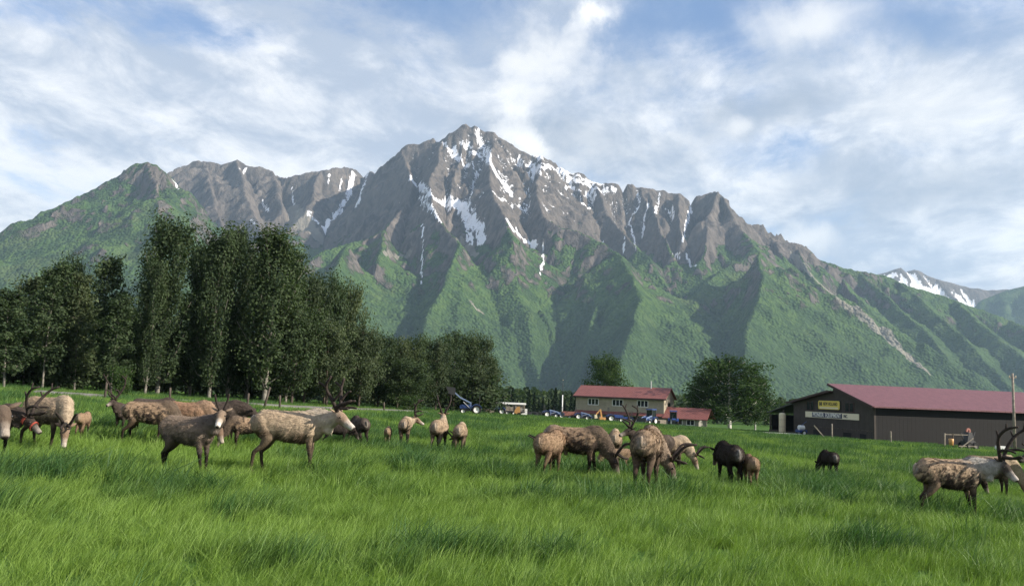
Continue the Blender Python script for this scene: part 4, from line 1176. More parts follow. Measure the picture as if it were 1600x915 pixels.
def siding(name, col, vertical=False, pitch=.25, depth=.03, rough=.75):
    m = bpy.data.materials.new(name); m.use_nodes = True
    t = NT(m.node_tree); b = t.n['Principled BSDF']
    p = t.node('ShaderNodeTexCoord').outputs['Object']; sep = t.node('ShaderNodeSeparateXYZ', {0: p})
    co = t.math('ADD', sep.outputs[0], sep.outputs[1]) if vertical else sep.outputs[2]
    fr = t.math('FRACT', t.math('DIVIDE', co, pitch))
    n = t.noise(p, 1.3, 4, .6); n2 = t.noise(t.vmath('MULTIPLY', p, (3, 3, .25) if vertical else (.25, .25, 4)), 2.0, 4, .6)
    v = t.math('ADD', t.math('MULTIPLY', n, .5), t.math('MULTIPLY', n2, .5))
    t.put(b.inputs['Base Color'], t.mix(t.ramp(v, .3, .7), tuple(c * .78 for c in col), tuple(min(1, c * 1.2) for c in col)))
    b.inputs['Roughness'].default_value = rough; b.inputs['Specular IOR Level'].default_value = .3
    bp = t.node('ShaderNodeBump', {'Height': t.ramp(fr, 0, .14), 'Strength': 1.0, 'Distance': depth}); t.put(b.inputs['Normal'], bp.outputs[0])
    return m


M_HOUSE = siding('tan_siding', (.31, .275, .205)); M_ROOF_RED = siding('red_metal_roof', (.205, .078, .066), True, .6, .03, .6)
M_HOUSE_LOW = siding('grey_siding', (.26, .25, .22))
M_ROOF_PLUM = siding('plum_metal_roof', (.150, .068, .077), True, .75, .03, .6)
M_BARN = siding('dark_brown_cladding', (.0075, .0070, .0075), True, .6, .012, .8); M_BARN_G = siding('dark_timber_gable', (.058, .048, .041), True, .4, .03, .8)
M_TRIM = plain('dark_trim', (.045, .022, .020), .6); M_WHITE = plain('white_paint', (.78, .78, .75), .5, noise=.06); M_TANTRIM = plain('tan_trim', (.5, .42, .3), .6)
M_GLASS = plain('window_glass', (.012, .016, .02), .06, .6); M_DOOR_SHADE = plain('doorway_shade', (.012, .011, .011), .9)
M_GRAVEL = plain('road_gravel', (.17, .16, .148), .95, .1, noise=.3, scale=.9, bump=.6); M_CONC = plain('concrete', (.42, .41, .38), .9, .2, noise=.15, scale=2)
M_WOOD = plain('weathered_wood', (.27, .235, .19), .9, .1, noise=.35, scale=3); M_WOOD_D = plain('dark_wood_post', (.085, .07, .058), .9, .1, noise=.35, scale=3)
M_CREAM = plain('cream_plastic', (.66, .57, .38), .6, noise=.08); M_YELLOW = plain('sign_yellow', (.72, .56, .10), .5); M_BLACK = plain('sign_black', (.02, .02, .022), .5)
M_SIGN_W = plain('sign_cream', (.74, .66, .48), .5); M_SIGN_D = plain('sign_dark_blue', (.035, .04, .085), .5); M_SIGN_L = plain('sign_lettering', (.80, .78, .72), .5)
M_BLUE = plain('tractor_blue', (.026, .06, .20), .35, .5, noise=.15, scale=5); M_TYRE = plain('tyre_rubber', (.018, .018, .018), .85, .2, noise=.3); M_RIM = plain('wheel_white', (.72, .72, .68), .5)
M_STEEL = plain('dark_steel', (.03, .03, .032), .5, .5, noise=.3); M_LBLUE = plain('loader_pale_blue', (.17, .23, .36), .45, .5); M_ORANGE = plain('machine_orange', (.50, .27, .09), .5, noise=.2)
M_RUST = plain('rusty_red', (.25, .105, .08), .8, noise=.35); M_SEAT = plain('seat_black', (.015, .015, .016), .6); M_GALV = plain('galvanised_pole', (.42, .43, .43), .45, .5)


def lettering(txt, size, M, mat, parent, width=None, name='lettering'):
    cu = bpy.data.curves.new('lettering', 'FONT'); cu.body = txt; cu.size = size; cu.align_x = 'CENTER'; cu.align_y = 'CENTER'; cu.extrude = .012; cu.offset = .008
    ob = bpy.data.objects.new('tmp', cu); COL.objects.link(ob)
    me = bpy.data.meshes.new_from_object(ob.evaluated_get(bpy.context.evaluated_depsgraph_get()))
    bpy.data.objects.remove(ob, do_unlink=True); me.name = name
    w = max(v.co.x for v in me.vertices) - min(v.co.x for v in me.vertices)
    k = (width / w) if width else 1.0
    me.transform(M @ Matrix.Diagonal((k, 1, 1, 1))); me.materials.clear()
    return link(name, me, mat, parent)


def frame2(A, B):
    """local frame: origin A, x towards B, y away from the viewer's side"""
    d = Vector((B.x - A.x, B.y - A.y, 0)); L = d.length; d.normalize(); n = Vector((-d.y, d.x, 0))
    return math.atan2(d.y, d.x), L, n


def window_at(parent, x, z, w, h, y=0.0, panes=3, name='window'):
    """frame standing proud of a wall in the plane y, glass behind it"""
    f = MB(); t = .09
    f.box(x - w / 2, x + w / 2, y - .06, y + .02, z - h / 2, z - h / 2 + t).box(x - w / 2, x + w / 2, y - .06, y + .02, z + h / 2 - t, z + h / 2)
    for i in range(panes + 1):
        xx = x - w / 2 + (w - t) * i / panes
        f.box(xx, xx + t, y - .058, y + .02, z - h / 2 + t, z + h / 2 - t)
    fo = f.build(name, M_WHITE, parent)
    for i in range(panes):
        x0 = x - w / 2 + (w - t) * i / panes + t; x1 = x - w / 2 + (w - t) * (i + 1) / panes
        MB().box(x0, x1, y - .03, y + .015, z - h / 2 + t, z + h / 2 - t).build('pane', M_GLASS, fo)
    return fo


def make_house():
    A = at_depth(899, 163); B = at_depth(1037, 156)
    rz, L, n = frame2(A, B); z0 = min(A.z, B.z) - .1
    ze = height_at(968, 619.5, 159.5) - z0; zr = height_at(968, 604.5, 163.5) - z0
    root = empty('house', (A.x, A.y, z0), rz)
    tag(root, 'two storey tan house with a red metal roof and white triple windows', 'house')
    dp = 8.4; zs = ze * .40
    MB().box(0, L, 0, dp, -.4, zs).build('lower_wall', M_HOUSE_LOW, root)
    MB().prism([(0, zs), (dp, zs), (dp, ze), (dp / 2, zr - .05), (0, ze)], 0.0, L, 'x').build('upper_wall', M_HOUSE, root)
    ov = .55; sl = (zr - ze) / (dp / 2)
    r = MB()
    r.prism([(-ov, ze - ov * sl), (dp / 2, zr), (dp / 2, zr + .16), (-ov - .02, ze - ov * sl + .14)], -.45, L + .45, 'x')
    r.prism([(dp + ov, ze - ov * sl), (dp + ov + .02, ze - ov * sl + .14), (dp / 2, zr + .16), (dp / 2, zr)], -.45, L + .45, 'x')
    roof = r.build('roof', M_ROOF_RED, root)
    MB().tube([(L * .80, dp * .45, zr - .5), (L * .80, dp * .45, zr + 1.35)], .12, 8, (1, 0, 0)).build('chimney', M_GALV, roof)
    MB().box(-.5, L + .5, -ov - .09, -ov - .025, ze - ov * sl - .12, ze - ov * sl + .16).build('fascia', M_TRIM, root)
    MB().prism([(-.95, zs - .28), (-.002, zs + .22), (-.002, zs + .10), (-.95, zs - .40)], -.1, L + .1, 'x').build('skirt_roof', M_ROOF_RED, root)
    for q in (.205, .485, .765): window_at(root, L * q, zs + (ze - zs) * .63, 2.15, 1.25)
    for q, w in ((.19, 1.3), (.62, 2.6), (.74, 1.5)): window_at(root, L * q, zs * .42, w, 1.45, panes=2)
    MB().box(L * .40, L * .40 + 1.0, -.05, .02, -.1, zs * .78).build('door', M_WHITE, root)
    MB().box(L - .14, L + .03, -.035, .10, zs, ze).build('corner_board', M_TANTRIM, root)
    window_at_end = MB().box(L + .003, L + .05, dp * .35, dp * .6, zs + 1.0, zs + 2.2).build('end_window', M_GLASS, root)
    # low wing
    C = at_depth(1108, 154); LW = (Vector((C.x, C.y, 0)) - Vector((B.x, B.y, 0))).length
    w = empty('annex', (B.x, B.y, z0), rz)
    w.location = Vector((B.x, B.y, z0)) + Vector((math.cos(rz), math.sin(rz), 0)) * .06 - n * .9
    tag(w, 'low annex with a red metal roof at the right end of the two storey house', 'annex')
    we = height_at(1070, 652, 154) - z0; wr = height_at(1070, 637.5, 157) - z0; wd = 7.0
    MB().prism([(0, -.4), (wd, -.4), (wd, we), (wd / 2, wr - .06), (0, we)], 0, LW * .80, 'x').build('wall', M_HOUSE_LOW, w)
    s2 = (wr - we) / (wd / 2); r = MB()
    r.prism([(-.7, we - .7 * s2), (wd / 2, wr), (wd / 2, wr + .14), (-.7, we - .7 * s2 + .14)], -.05, LW, 'x'); r.prism([(wd + .5, we - .5 * s2), (wd + .5, we - .5 * s2 + .14), (wd / 2, wr + .14), (wd / 2, wr)], -.05, LW, 'x')
    r.build('roof', M_ROOF_RED, w)
    MB().box(LW - .28, LW - .12, -.35, -.19, -.4, we - .15).build('porch_post', M_WOOD, w)
    for q in (.35, .62): window_at(w, LW * q, we * .52, 1.5, 1.05, panes=2)
    MB().box(LW * .12, LW * .12 + .95, -.05, .02, -.2, we * .88).build('door', M_WHITE, w)


make_house()


def make_barn():
    C = at_depth(1366, 104); Lc = at_depth(1240, 121)
    g = Vector((Lc.x - C.x, Lc.y - C.y, 0)); W = g.length; g.normalize()
    wd = Vector((g.y, -g.x, 0))                      # along the long wall, to the right
    z0 = min(C.z, Lc.z) - .5
    rz = math.atan2(wd.y, wd.x)                      # local x along the long wall, local y along the gable wall
    root = empty('barn', (C.x, C.y, z0), rz)
    tag(root, 'long dark brown barn with a plum red metal roof and a signed gable end', 'barn')
    ze = height_at(1366, 633, 104) - z0; za = height_at(1306, 611.5, 112) - z0; zr = height_at(1301, 601.5, 113.5) - z0
    L = 46.0; ov = .75; yr = W * .47             # yr: the ridge; beyond it the roof steps down to the far slope
    s2 = (zr - ze) / yr; sl = (za - ze) / (W - yr); zb = za + .0
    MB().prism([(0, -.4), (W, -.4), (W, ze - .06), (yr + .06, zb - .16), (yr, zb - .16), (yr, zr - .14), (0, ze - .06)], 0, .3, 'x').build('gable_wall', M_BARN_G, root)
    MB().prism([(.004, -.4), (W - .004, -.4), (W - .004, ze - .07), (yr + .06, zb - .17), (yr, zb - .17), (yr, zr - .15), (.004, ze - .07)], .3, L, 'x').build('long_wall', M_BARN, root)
    r = MB(); r.prism([(-ov, ze - ov * s2), (yr + .12, zr + .12 * s2), (yr + .12, zr + .12 * s2 + .14), (-ov, ze - ov * s2 + .14)], -.75, L + .6, 'x'); r.build('roof', M_ROOF_PLUM, root)
    r = MB(); r.prism([(W + ov, ze - ov * sl), (W + ov, ze - ov * sl + .14), (yr + .07, zb + .1), (yr + .07, zb - .04)], -.75, L + .6, 'x'); r.build('far_roof', M_ROOF_PLUM, root)
    tr = MB()
    tr.bar((-.80, -ov, ze - ov * s2 + .02), (-.80, yr + .14, zr + .12 * s2 + .02), .07, .30).bar((-.80, W + ov, ze - ov * sl + .03), (-.80, yr + .08, zb + .03), .07, .26)
    tr.build('bargeboard', M_TRIM, root)
    MB().box(-.6, L + .6, -ov - .10, -ov - .02, ze - ov * s2 - .04, ze - ov * s2 + .14).build('gutter', M_ROOF_PLUM, root)
    MB().box(-.06, -.003, .3, W - .3, ze * .36, ze * .36 + .14).build('belt_board', M_WOOD_D, root)
    for q in (.27, .76):
        wf = MB().box(-.07, -.002, W * q - .95, W * q + .95, ze * .80, ze * 1.06).build('window', M_TRIM, root)
        for k in (-1, 1): MB().box(-.09, -.072, W * q + k * .45 - .36, W * q + k * .45 + .36, ze * .82, ze * 1.04).build('pane', M_GLASS, wf)
    for q, w_ in ((.12, 1.2), (.30, 1.6), (.68, 1.5), (.88, 1.4)):
        MB().box(-.05, -.003, W * q - w_ / 2, W * q + w_ / 2, -.1, ze * .29).build('doorway_shade_panel', M_DOOR_SHADE, root)  # near-black panels on the solid wall paint the shade inside open doorways
    # signs: local -x faces the yard; writing runs from large y to small y as seen from there
    face = Matrix(((0, 0, -1, 0), (-1, 0, 0, 0), (0, 1, 0, 0), (0, 0, 0, 1)))
    zc1 = ze * .965; yc = W * .51
    s = empty('shop_sign', root.matrix_basis @ Vector((-.05, yc, zc1)), rz); tag(s, 'yellow rounded sign with black lettering on the barn gable', 'sign')
    w1, h1 = W * .268, ze * .225
    def rrect(w_, h_, r_):
        out = []
        for cx, cz, a0 in ((w_ / 2 - r_, h_ / 2 - r_, 0), (-w_ / 2 + r_, h_ / 2 - r_, 90), (-w_ / 2 + r_, -h_ / 2 + r_, 180), (w_ / 2 - r_, -h_ / 2 + r_, 270)):
            out += [(cx + r_ * math.cos(R(a0 + k * 30)), cz + r_ * math.sin(R(a0 + k * 30))) for k in range(4)]
        return out
    MB().prism(rrect(w1 + .24, h1 + .22, .3), -.10, .0, 'x').build('border', M_BLACK, s)
    MB().prism(rrect(w1, h1, .24), -.14, -.101, 'x').build('panel', M_YELLOW, s)
    lettering('NEW HOLLAND', .62, Matrix.Translation((-.15, -.35, .14)) @ face, M_BLACK, s, w1 * .66)
    MB().prism(rrect(.55, .5, .1), -.155, -.141, 'x').M
    lg = MB(Matrix.Translation((0, w1 * .38, .14))); lg.box(-.156, -.1405, -.28, -.05, -.25, .25).box(-.157, -.1405, .05, .28, -.25, .25).box(-.155, -.1405, -.05, .05, -.06, .06); lg.build('emblem', M_BLACK, s)
    MB().box(-.155, -.1405, -w1 * .43, w1 * .43, -h1 * .42, -h1 * .24).build('stripe', M_SIGN_W, s)
    zc2 = ze * .695
    b = empty('banner_sign', root.matrix_basis @ Vector((-.05, W * .49, zc2)), rz); tag(b, 'long narrow banner sign with pale lettering below the yellow sign', 'sign')
    w2, h2 = W * .665, ze * .155
    MB().box(-.08, 0, -w2 / 2, w2 / 2, -h2 / 2, h2 / 2).build('board', M_SIGN_W, b)
    MB().box(-.10, -.081, -w2 * .21, w2 * .36, -h2 * .40, h2 * .40).build('dark_panel', M_SIGN_D, b)
    lettering('PIONEER  EQUIPMENT', h2 * .95, Matrix.Translation((-.115, w2 * .075, 0)) @ face, M_SIGN_L, b, w2 * .53)
    lettering('INC.', h2 * .7, Matrix.Translation((-.095, -w2 * .275, 0)) @ face, M_SIGN_D, b, w2 * .07)
    # open lean-to on the far side
    sh = empty('lean_to', root.matrix_basis @ Vector((.8, W + .08, 0)), rz); tag(sh, 'open fronted dark lean-to shed against the left side of the barn', 'shed')
    lw = 7.6; LL = 10.0
    MB().prism([(0, ze - .05), (lw, ze - 1.75), (lw, ze - 1.6), (0, ze + .10)], -.5, LL, 'x').build('roof', M_STEEL, sh)
    MB().box(LL - .15, LL, 0, lw - .2, -.3, ze - 2).build('back_wall', M_BARN, sh)
    MB().box(.2, LL - .16, lw - .32, lw - .2, -.3, ze - 1.95).build('side_wall', M_BARN, sh)
    for q in (.5, .97): MB().box(-.1, .1, lw * q - .1, lw * q + .1, -.3, ze - .25 - 1.7 * q).build('post', M_WOOD_D, sh)
    MB().bar((-.3, .5, 0.55), (-.3, lw * .95, .55), .1, .7).build('front_rail', M_WOOD_D, sh)
    k = MB(); k.tube([(0, 0, 0), (0, 0, .05), (0, 0, .5), (0, 0, 2.9), (0, 0, 3.15), (0, 0, 3.2)], [.40, .46, .48, .48, .40, .15], 18, (1, 0, 0))
    t = empty('storage_tank', root.matrix_basis @ Vector((-1.35, W + .75, .35)), rz); tag(t, 'tall cream cylindrical tank standing between barn and lean-to', 'tank')
    k.build('tank_shell', M_CREAM, t, True)
    MB().tube([(0, 0, 1.2), (0, 0, 1.26)], .50, 18, (1, 0, 0)).tube([(0, 0, 2.2), (0, 0, 2.26)], .50, 18, (1, 0, 0)).build('hoop', M_TANTRIM, t)
    p = at_depth(1222, 108)
    MB(Matrix.Translation((p.x, p.y, p.z)) @ Matrix.Rotation(R(-4), 4, 'Z')).box(-2.3, 2.3, -.5, .5, -.1, .22).build('concrete_slab', M_CONC)
    return root


make_barn()
tag(bpy.data.objects['concrete_slab'], 'low pale concrete slab in the grass before the lean-to', 'slab')

# ------------------------------------------------------------------ gravel road at the edge of the trees
ROAD = [Vector((v.x, v.y, 0)) for v in [at_depth(px, D) for px, D in ((60, 53), (150, 54), (300, 56), (430, 60), (540, 67), (600, 74), (650, 84))]]
def make_road():
    pts = [np.array(p) for p in curve_pts([(v.x, v.y, 0) for v in ROAD], 12)]
    L, Rr = [], []
    for i, p in enumerate(pts):
        d = pts[min(i + 1, len(pts) - 1)] - pts[max(i - 1, 0)]; d /= np.linalg.norm(d); n = np.array((-d[1], d[0], 0))
        L.append(p + n * 1.9); Rr.append(p - n * 1.9)
    X = np.array([[a[0] * (1 - q) + b[0] * q for q in np.linspace(0, 1, 7)] for a, b in zip(L, Rr)])
    Y = np.array([[a[1] * (1 - q) + b[1] * q for q in np.linspace(0, 1, 7)] for a, b in zip(L, Rr)])
    crown = .13 + .08 * (1 - np.linspace(-1, 1, 7) ** 2); crown[0] = crown[-1] = -.15
    Z = ground_z(X, Y) + crown[None]
    tag(link('road', grid_mesh('road', X, Y, Z), M_GRAVEL), kind='structure')
    return np.array([p[:2] for p in pts])
ROAD_PTS = make_road()


# ------------------------------------------------------------------ tractors
def copy_tree(o, parent=None):
    c = o.copy(); COL.objects.link(c); c.parent = parent
    for ch in list(o.children): copy_tree(ch, c)
    return c


def add_wheel(root, x, y, r, w, rim):
    tw = MB().wheel((x, y, r), [(r * .60, -w / 2), (r * .90, -w / 2), (r, -w * .34), (r, w * .34), (r * .90, w / 2), (r * .60, w / 2)], 22).build('wheel', M_TYRE, root)
    MB().wheel((x, y, r), [(r * .10, -w * .2), (r * .60, -w * .42), (r * .60, w * .42), (r * .10, w * .2)], 18).build('rim', rim, tw)


def make_tractor(label, cab=False, loader=None, blue=None, exhaust=True):
    root = empty('tractor', (0, 0, 0)); tag(root, label, 'tractor', 'parked blue tractors')
    blue = blue or M_BLUE
    h = MB(); h.prism([(.05, .72), (1.45, .70), (1.50, 1.02), (1.38, 1.14), (.05, 1.24)], -.30, .30); h.build('hood', blue, root)
    MB().box(1.452, 1.53, -.24, .24, .74, 1.0).build('grille', M_STEEL, root)
    MB().box(-.75, 1.3, -.20, .20, .42, .70).build('chassis', M_STEEL, root)
    MB().box(1.02, 1.14, -.58, .58, .34, .44).build('front_axle', M_STEEL, root)
    for y in (-.62, .62):
        add_wheel(root, -.55, y, .58, .34, M_RIM); add_wheel(root, 1.08, y, .36, .24, M_RIM)
        f = MB(); s_ = 1 if y > 0 else -1
        pr = [(-.55 + .68 * math.cos(a), .58 + .68 * math.sin(a)) for a in [R(v) for v in range(20, 161, 20)]]
        f.prism(pr + [(p[0] * .94 - .03, p[1] * .94 + .02) for p in reversed(pr)], y - .2, y + .2); f.build('fender', blue, root)
    MB().box(-.70, -.22, -.24, .24, .88, .98).box(-.76, -.66, -.22, .22, .98, 1.34).build('seat', M_SEAT, root)
    sw = MB(Matrix.Translation((-.02, 0, 1.38)) @ Matrix.Rotation(R(60), 4, 'Y')); sw.wheel((0, 0, 0), [(.17, -.015), (.20, -.015), (.20, .015), (.17, .015)], 14)
    sw = MB(); sw.bar((.12, 0, 1.2), (-.06, 0, 1.40), .04).bar((-.10, -.18, 1.42), (-.10, .18, 1.42), .035).bar((-.02, -.18, 1.36), (-.02, .18, 1.36), .03).build('steering_wheel', M_SEAT, root)
    if exhaust: MB().tube([(.75, -.2, 1.1), (.75, -.2, 1.75)], .035, 6, (1, 0, 0)).build('exhaust_pipe', M_STEEL, root)
    if cab:
        c = MB()
        for x, y in ((-.95, -.52), (-.95, .52), (.10, -.50), (.10, .50)): c.bar((x, y, .95), (x * .94, y * .92, 2.28), .07)
        fr = c.build('cab_frame', M_STEEL, root)
        MB().box(-.92, -.90, -.46, .46, 1.05, 2.2).box(.06, .075, -.44, .44, 1.25, 2.2).box(-.86, .02, -.475, -.46, 1.1, 2.2).box(-.86, .02, .46, .475, 1.1, 2.2).build('cab_glass', M_GLASS, fr)
        MB().prism([(-1.08, 2.27), (.24, 2.27), (.18, 2.42), (-1.0, 2.44)], -.58, .58).build('cab_roof', blue, root)
    else:
        MB().bar((-.86, -.45, .9), (-.92, -.45, 2.25), .07).bar((-.86, .45, .9), (-.92, .45, 2.25), .07).bar((-.92, -.48, 2.25), (-.92, .48, 2.25), .07).build('roll_bar', M_STEEL, root)
    if loader:
        up = loader == 'raised'
        e = (2.15, 2.55) if up else (2.25, .45); k = (1.5, 2.0) if up else (1.45, 1.05)
        for y in (-.46, .46):
            a = MB(); a.bar((.1, y, 1.35), (k[0], y, k[1]), .10, .16).bar((k[0], y, k[1]), (e[0], y, e[1]), .10, .15).bar((.15, y, .5), (.15, y, 1.42), .09); a.build('loader_arm', M_LBLUE, root)
            MB().tube([(.25, y, .75), ((.25 + k[0]) / 2 + .2, y, (.75 + k[1]) / 2 + .1)], .035, 6).build('hydraulic_ram', M_GALV, root)
        b = MB(Matrix.Translation((e[0], 0, e[1])))
        pr = [(-.05, -.1), (.0, .6), (1.05, .72), (1.1, .66), (.75, -.15), (.1, -.3)] if up else [(0, .1), (.05, .55), (.12, .56), (.16, .05), (.75, -.22), (.74, -.28), (.08, -.20)]
        b.prism(pr, -.85, .85); b.build('bucket', M_STEEL, root)
    return root


def park(o, px, D, heading, s=1.0, label=None):
    g = at_depth(px, D); o.location = g; o.rotation_euler = (0, 0, R(heading)); o.scale = (s, s, s)
    if label: o['label'] = label
    return o


t_raise = park(make_tractor('blue tractor holding its black bucket raised high at the edge of the woods', loader='raised'), 737, 97, 183, .95)
t_rops = make_tractor('x')
park(t_rops, 959, 141, 4, 1.05, 'blue tractor with a roll bar and white wheels, before the left half of the house')
t_load = make_tractor('x', loader='lowered'); park(t_load, 907, 146, 6, .95, 'blue loader tractor left of the house front, beside the rusty red trailer')
t_cab = make_tractor('x', cab=True); park(t_cab, 1052, 146, 262, 1.1, 'blue cab tractor facing the camera before the low annex')
t_cl = make_tractor('x', cab=True, loader='lowered'); park(t_cl, 1015, 143, 228, 1.1, 'blue cab tractor with a lowered loader before the right end of the house')
for px, D, hd, s, src, lab in ((779, 121, 178, .85, t_load, 'small blue loader tractor against the left end of the white topped trailer'), (858, 141, 10, .95, t_load, 'blue loader tractor behind the thin flagpole'), (872, 145, 190, .85, t_rops, 'small blue tractor just left of the flagpole foot'), (980, 147, 182, .85, t_rops, 'small blue tractor under the middle of the house front')):
    park(copy_tree(src), px, D, hd, s, lab)


def make_trailer():
    g = at_depth(797, 123); r = empty('trailer', g, R(4)); tag(r, 'wooden sided trailer with a white flat top behind the small blue tractor', 'trailer')
    MB().box(-2.1, 2.1, -.95, .95, .50, .64).build('bed', M_STEEL, r)
    MB().box(-2.2, 2.2, -1.1, 1.1, 1.62, 1.86).build('roof', M_WHITE, r)
    for x in (-2.0, -.7, .7, 2.0): MB().box(x - .05, x + .05, -1.0, -.9, .64, 1.62).box(x - .05, x + .05, .9, 1.0, .64, 1.62).build('upright', M_WOOD, r)
    for i in range(3): MB().box(-.65, 1.95, -.90, -.86, .70 + i * .28, .94 + i * .28).build('side_board', M_WOOD, r)
    for x in (-.5, .5):
        for y in (-.9, .9): add_wheel(r, x, y, .32, .2, M_RIM)
    g = at_depth(889, 147); r = empty('trailer', g, R(3)); tag(r, 'rusty red low sided trailer left of the house', 'trailer')
    MB().box(-1.3, 1.3, -.7, .7, .5, .6).build('bed', M_STEEL, r)
    for y in (-.7, .66): MB().box(-1.3, 1.3, y, y + .05, .6, 1.3).build('side_board', M_RUST, r)
    for x in (-1.3, 1.25): MB().box(x, x + .05, -.65, .66, .6, 1.3).build('end_board', M_RUST, r)
    for y in (-.8, .8): add_wheel(r, 0, y, .32, .2, M_RIM)
    g = at_depth(832, 138); r = empty('farm_implement', g, R(2)); tag(r, 'long low dark field implement between the white topped trailer and the flagpole', 'implement')
    MB().box(-2.2, 2.0, -.12, .12, .6, .75).box(-1.6, -1.5, -1.2, 1.2, .55, .68).box(.5, .6, -1.2, 1.2, .55, .68).build('beam', M_STEEL, r)
    for i in range(9): MB().wheel((-1.55 + (i % 3) * 1.05, -1.0 + (i // 3) * 1.0, .34), [(.05, -.02), (.34, -.01), (.34, .01), (.05, .02)], 14).build('disc', M_STEEL, r)
    MB().box(-2.3, -1.9, -.4, .4, .6, 1.25).build('hopper', M_WOOD, r)
    for px_, D_, h_, lb_ in ((848, 143, 184, 'low dark field implement just left of the flagpole tractors'), (925, 150, 178, 'low dark field implement between the red trailer and the orange digger arm')):
        c_ = copy_tree(r); c_.location = at_depth(px_, D_); c_.rotation_euler.z = R(h_); c_.scale = (.7,) * 3; c_['label'] = lb_
        c_['group'] = r['group'] = 'field implements in the machine row'
    g = at_depth(817, 124); q = empty('water_tote', g, R(8)); tag(q, 'small white water tote on a pallet right of the white topped trailer', 'tank')
    MB().box(-.6, .6, -.5, .5, 0, .14).build('pallet', M_WOOD, q); MB().box(-.55, .55, -.45, .45, .141, 1.1).build('tank_body', M_WHITE, q)
    for k_ in range(4): MB().box(-.58, .58, -.48, -.455, .25 + k_ * .25, .30 + k_ * .25).build('cage_bar', M_GALV, q)
    for px_, D_, n_, lb_ in ((765, 119, 4, 'stack of wooden pallets left of the small blue loader tractor'), (1034, 149, 6, 'stack of wooden pallets between the two blue cab tractors')):
        g = at_depth(px_, D_); q = empty('pallet_stack', g, R(px_ % 17)); tag(q, lb_, 'pallets', 'pallet stacks in the yard')
        for k_ in range(n_): MB(Matrix.Rotation(R(k_ * 2.5 - 4), 4, 'Z')).box(-.6, .6, -.5, .5, k_ * .16, k_ * .16 + .03).box(-.6, .6, -.5, -.42, k_ * .16 + .03, k_ * .16 + .15).box(-.6, .6, .42, .5, k_ * .16 + .03, k_ * .16 + .15).box(-.6, .6, -.04, .04, k_ * .16 + .03, k_ * .16 + .15).build('pallet', M_WOOD, q)
    g = at_depth(808, 121); r = empty('yellow_mower', g, R(180)); tag(r, 'small upright orange yellow machine at the right end of the white topped trailer', 'machine')
    MB().prism([(-.45, .25), (.45, .25), (.38, .8), (.05, 1.3), (-.35, 1.35)], -.35, .35).build('housing', M_ORANGE, r)
    for y in (-.42, .42): add_wheel(r, -.25, y, .25, .14, M_TYRE); add_wheel(r, .3, y, .2, .12, M_TYRE)
    MB().bar((-.4, -.25, 1.2), (-.75, -.25, 1.55), .04).bar((-.4, .25, 1.2), (-.75, .25, 1.55), .04).build('handle', M_STEEL, r)
    g = at_depth(941, 140); r = empty('backhoe_attachment', g, R(185)); tag(r, 'orange digger arm with a folded bucket beside the roll bar tractor', 'digger arm')
    MB().box(-.5, .5, -.5, .5, .25, .65).build('frame', M_ORANGE, r)
    MB().bar((.1, 0, .6), (.35, 0, 1.95), .16, .22).build('boom', M_ORANGE, r); MB().bar((.35, 0, 1.95), (1.05, 0, 1.1), .13, .18).build('dipper', M_ORANGE, r)
    MB().prism([(1.0, 1.1), (1.35, 1.0), (1.3, .45), (.85, .5)], -.3, .3).build('bucket', M_CREAM, r)
    for y in (-.7, .7): MB().bar((-.2, y * .6, .45), (-.2, y * 1.3, .05), .09).build('stabiliser', M_ORANGE, r)
    g = at_depth(1252, 112); r = empty('sprayer', g, R(200)); tag(r, 'small blue and white implement by the left corner of the barn gable', 'implement')
    MB().box(-.6, .6, -.45, .45, .45, .75).build('frame', M_BLUE, r); MB().tube([(-.45, 0, 1.05), (-.38, 0, 1.05), (.38, 0, 1.05), (.45, 0, 1.05)], [.2, .32, .32, .2], 12).build('tank', M_RIM, r)
    MB().bar((0, -1.0, .75), (0, 1.0, 1.9), .06).build('boom', M_BLUE, r)
    for y in (-.55, .55): add_wheel(r, 0, y, .36, .16, M_RIM)


make_trailer()

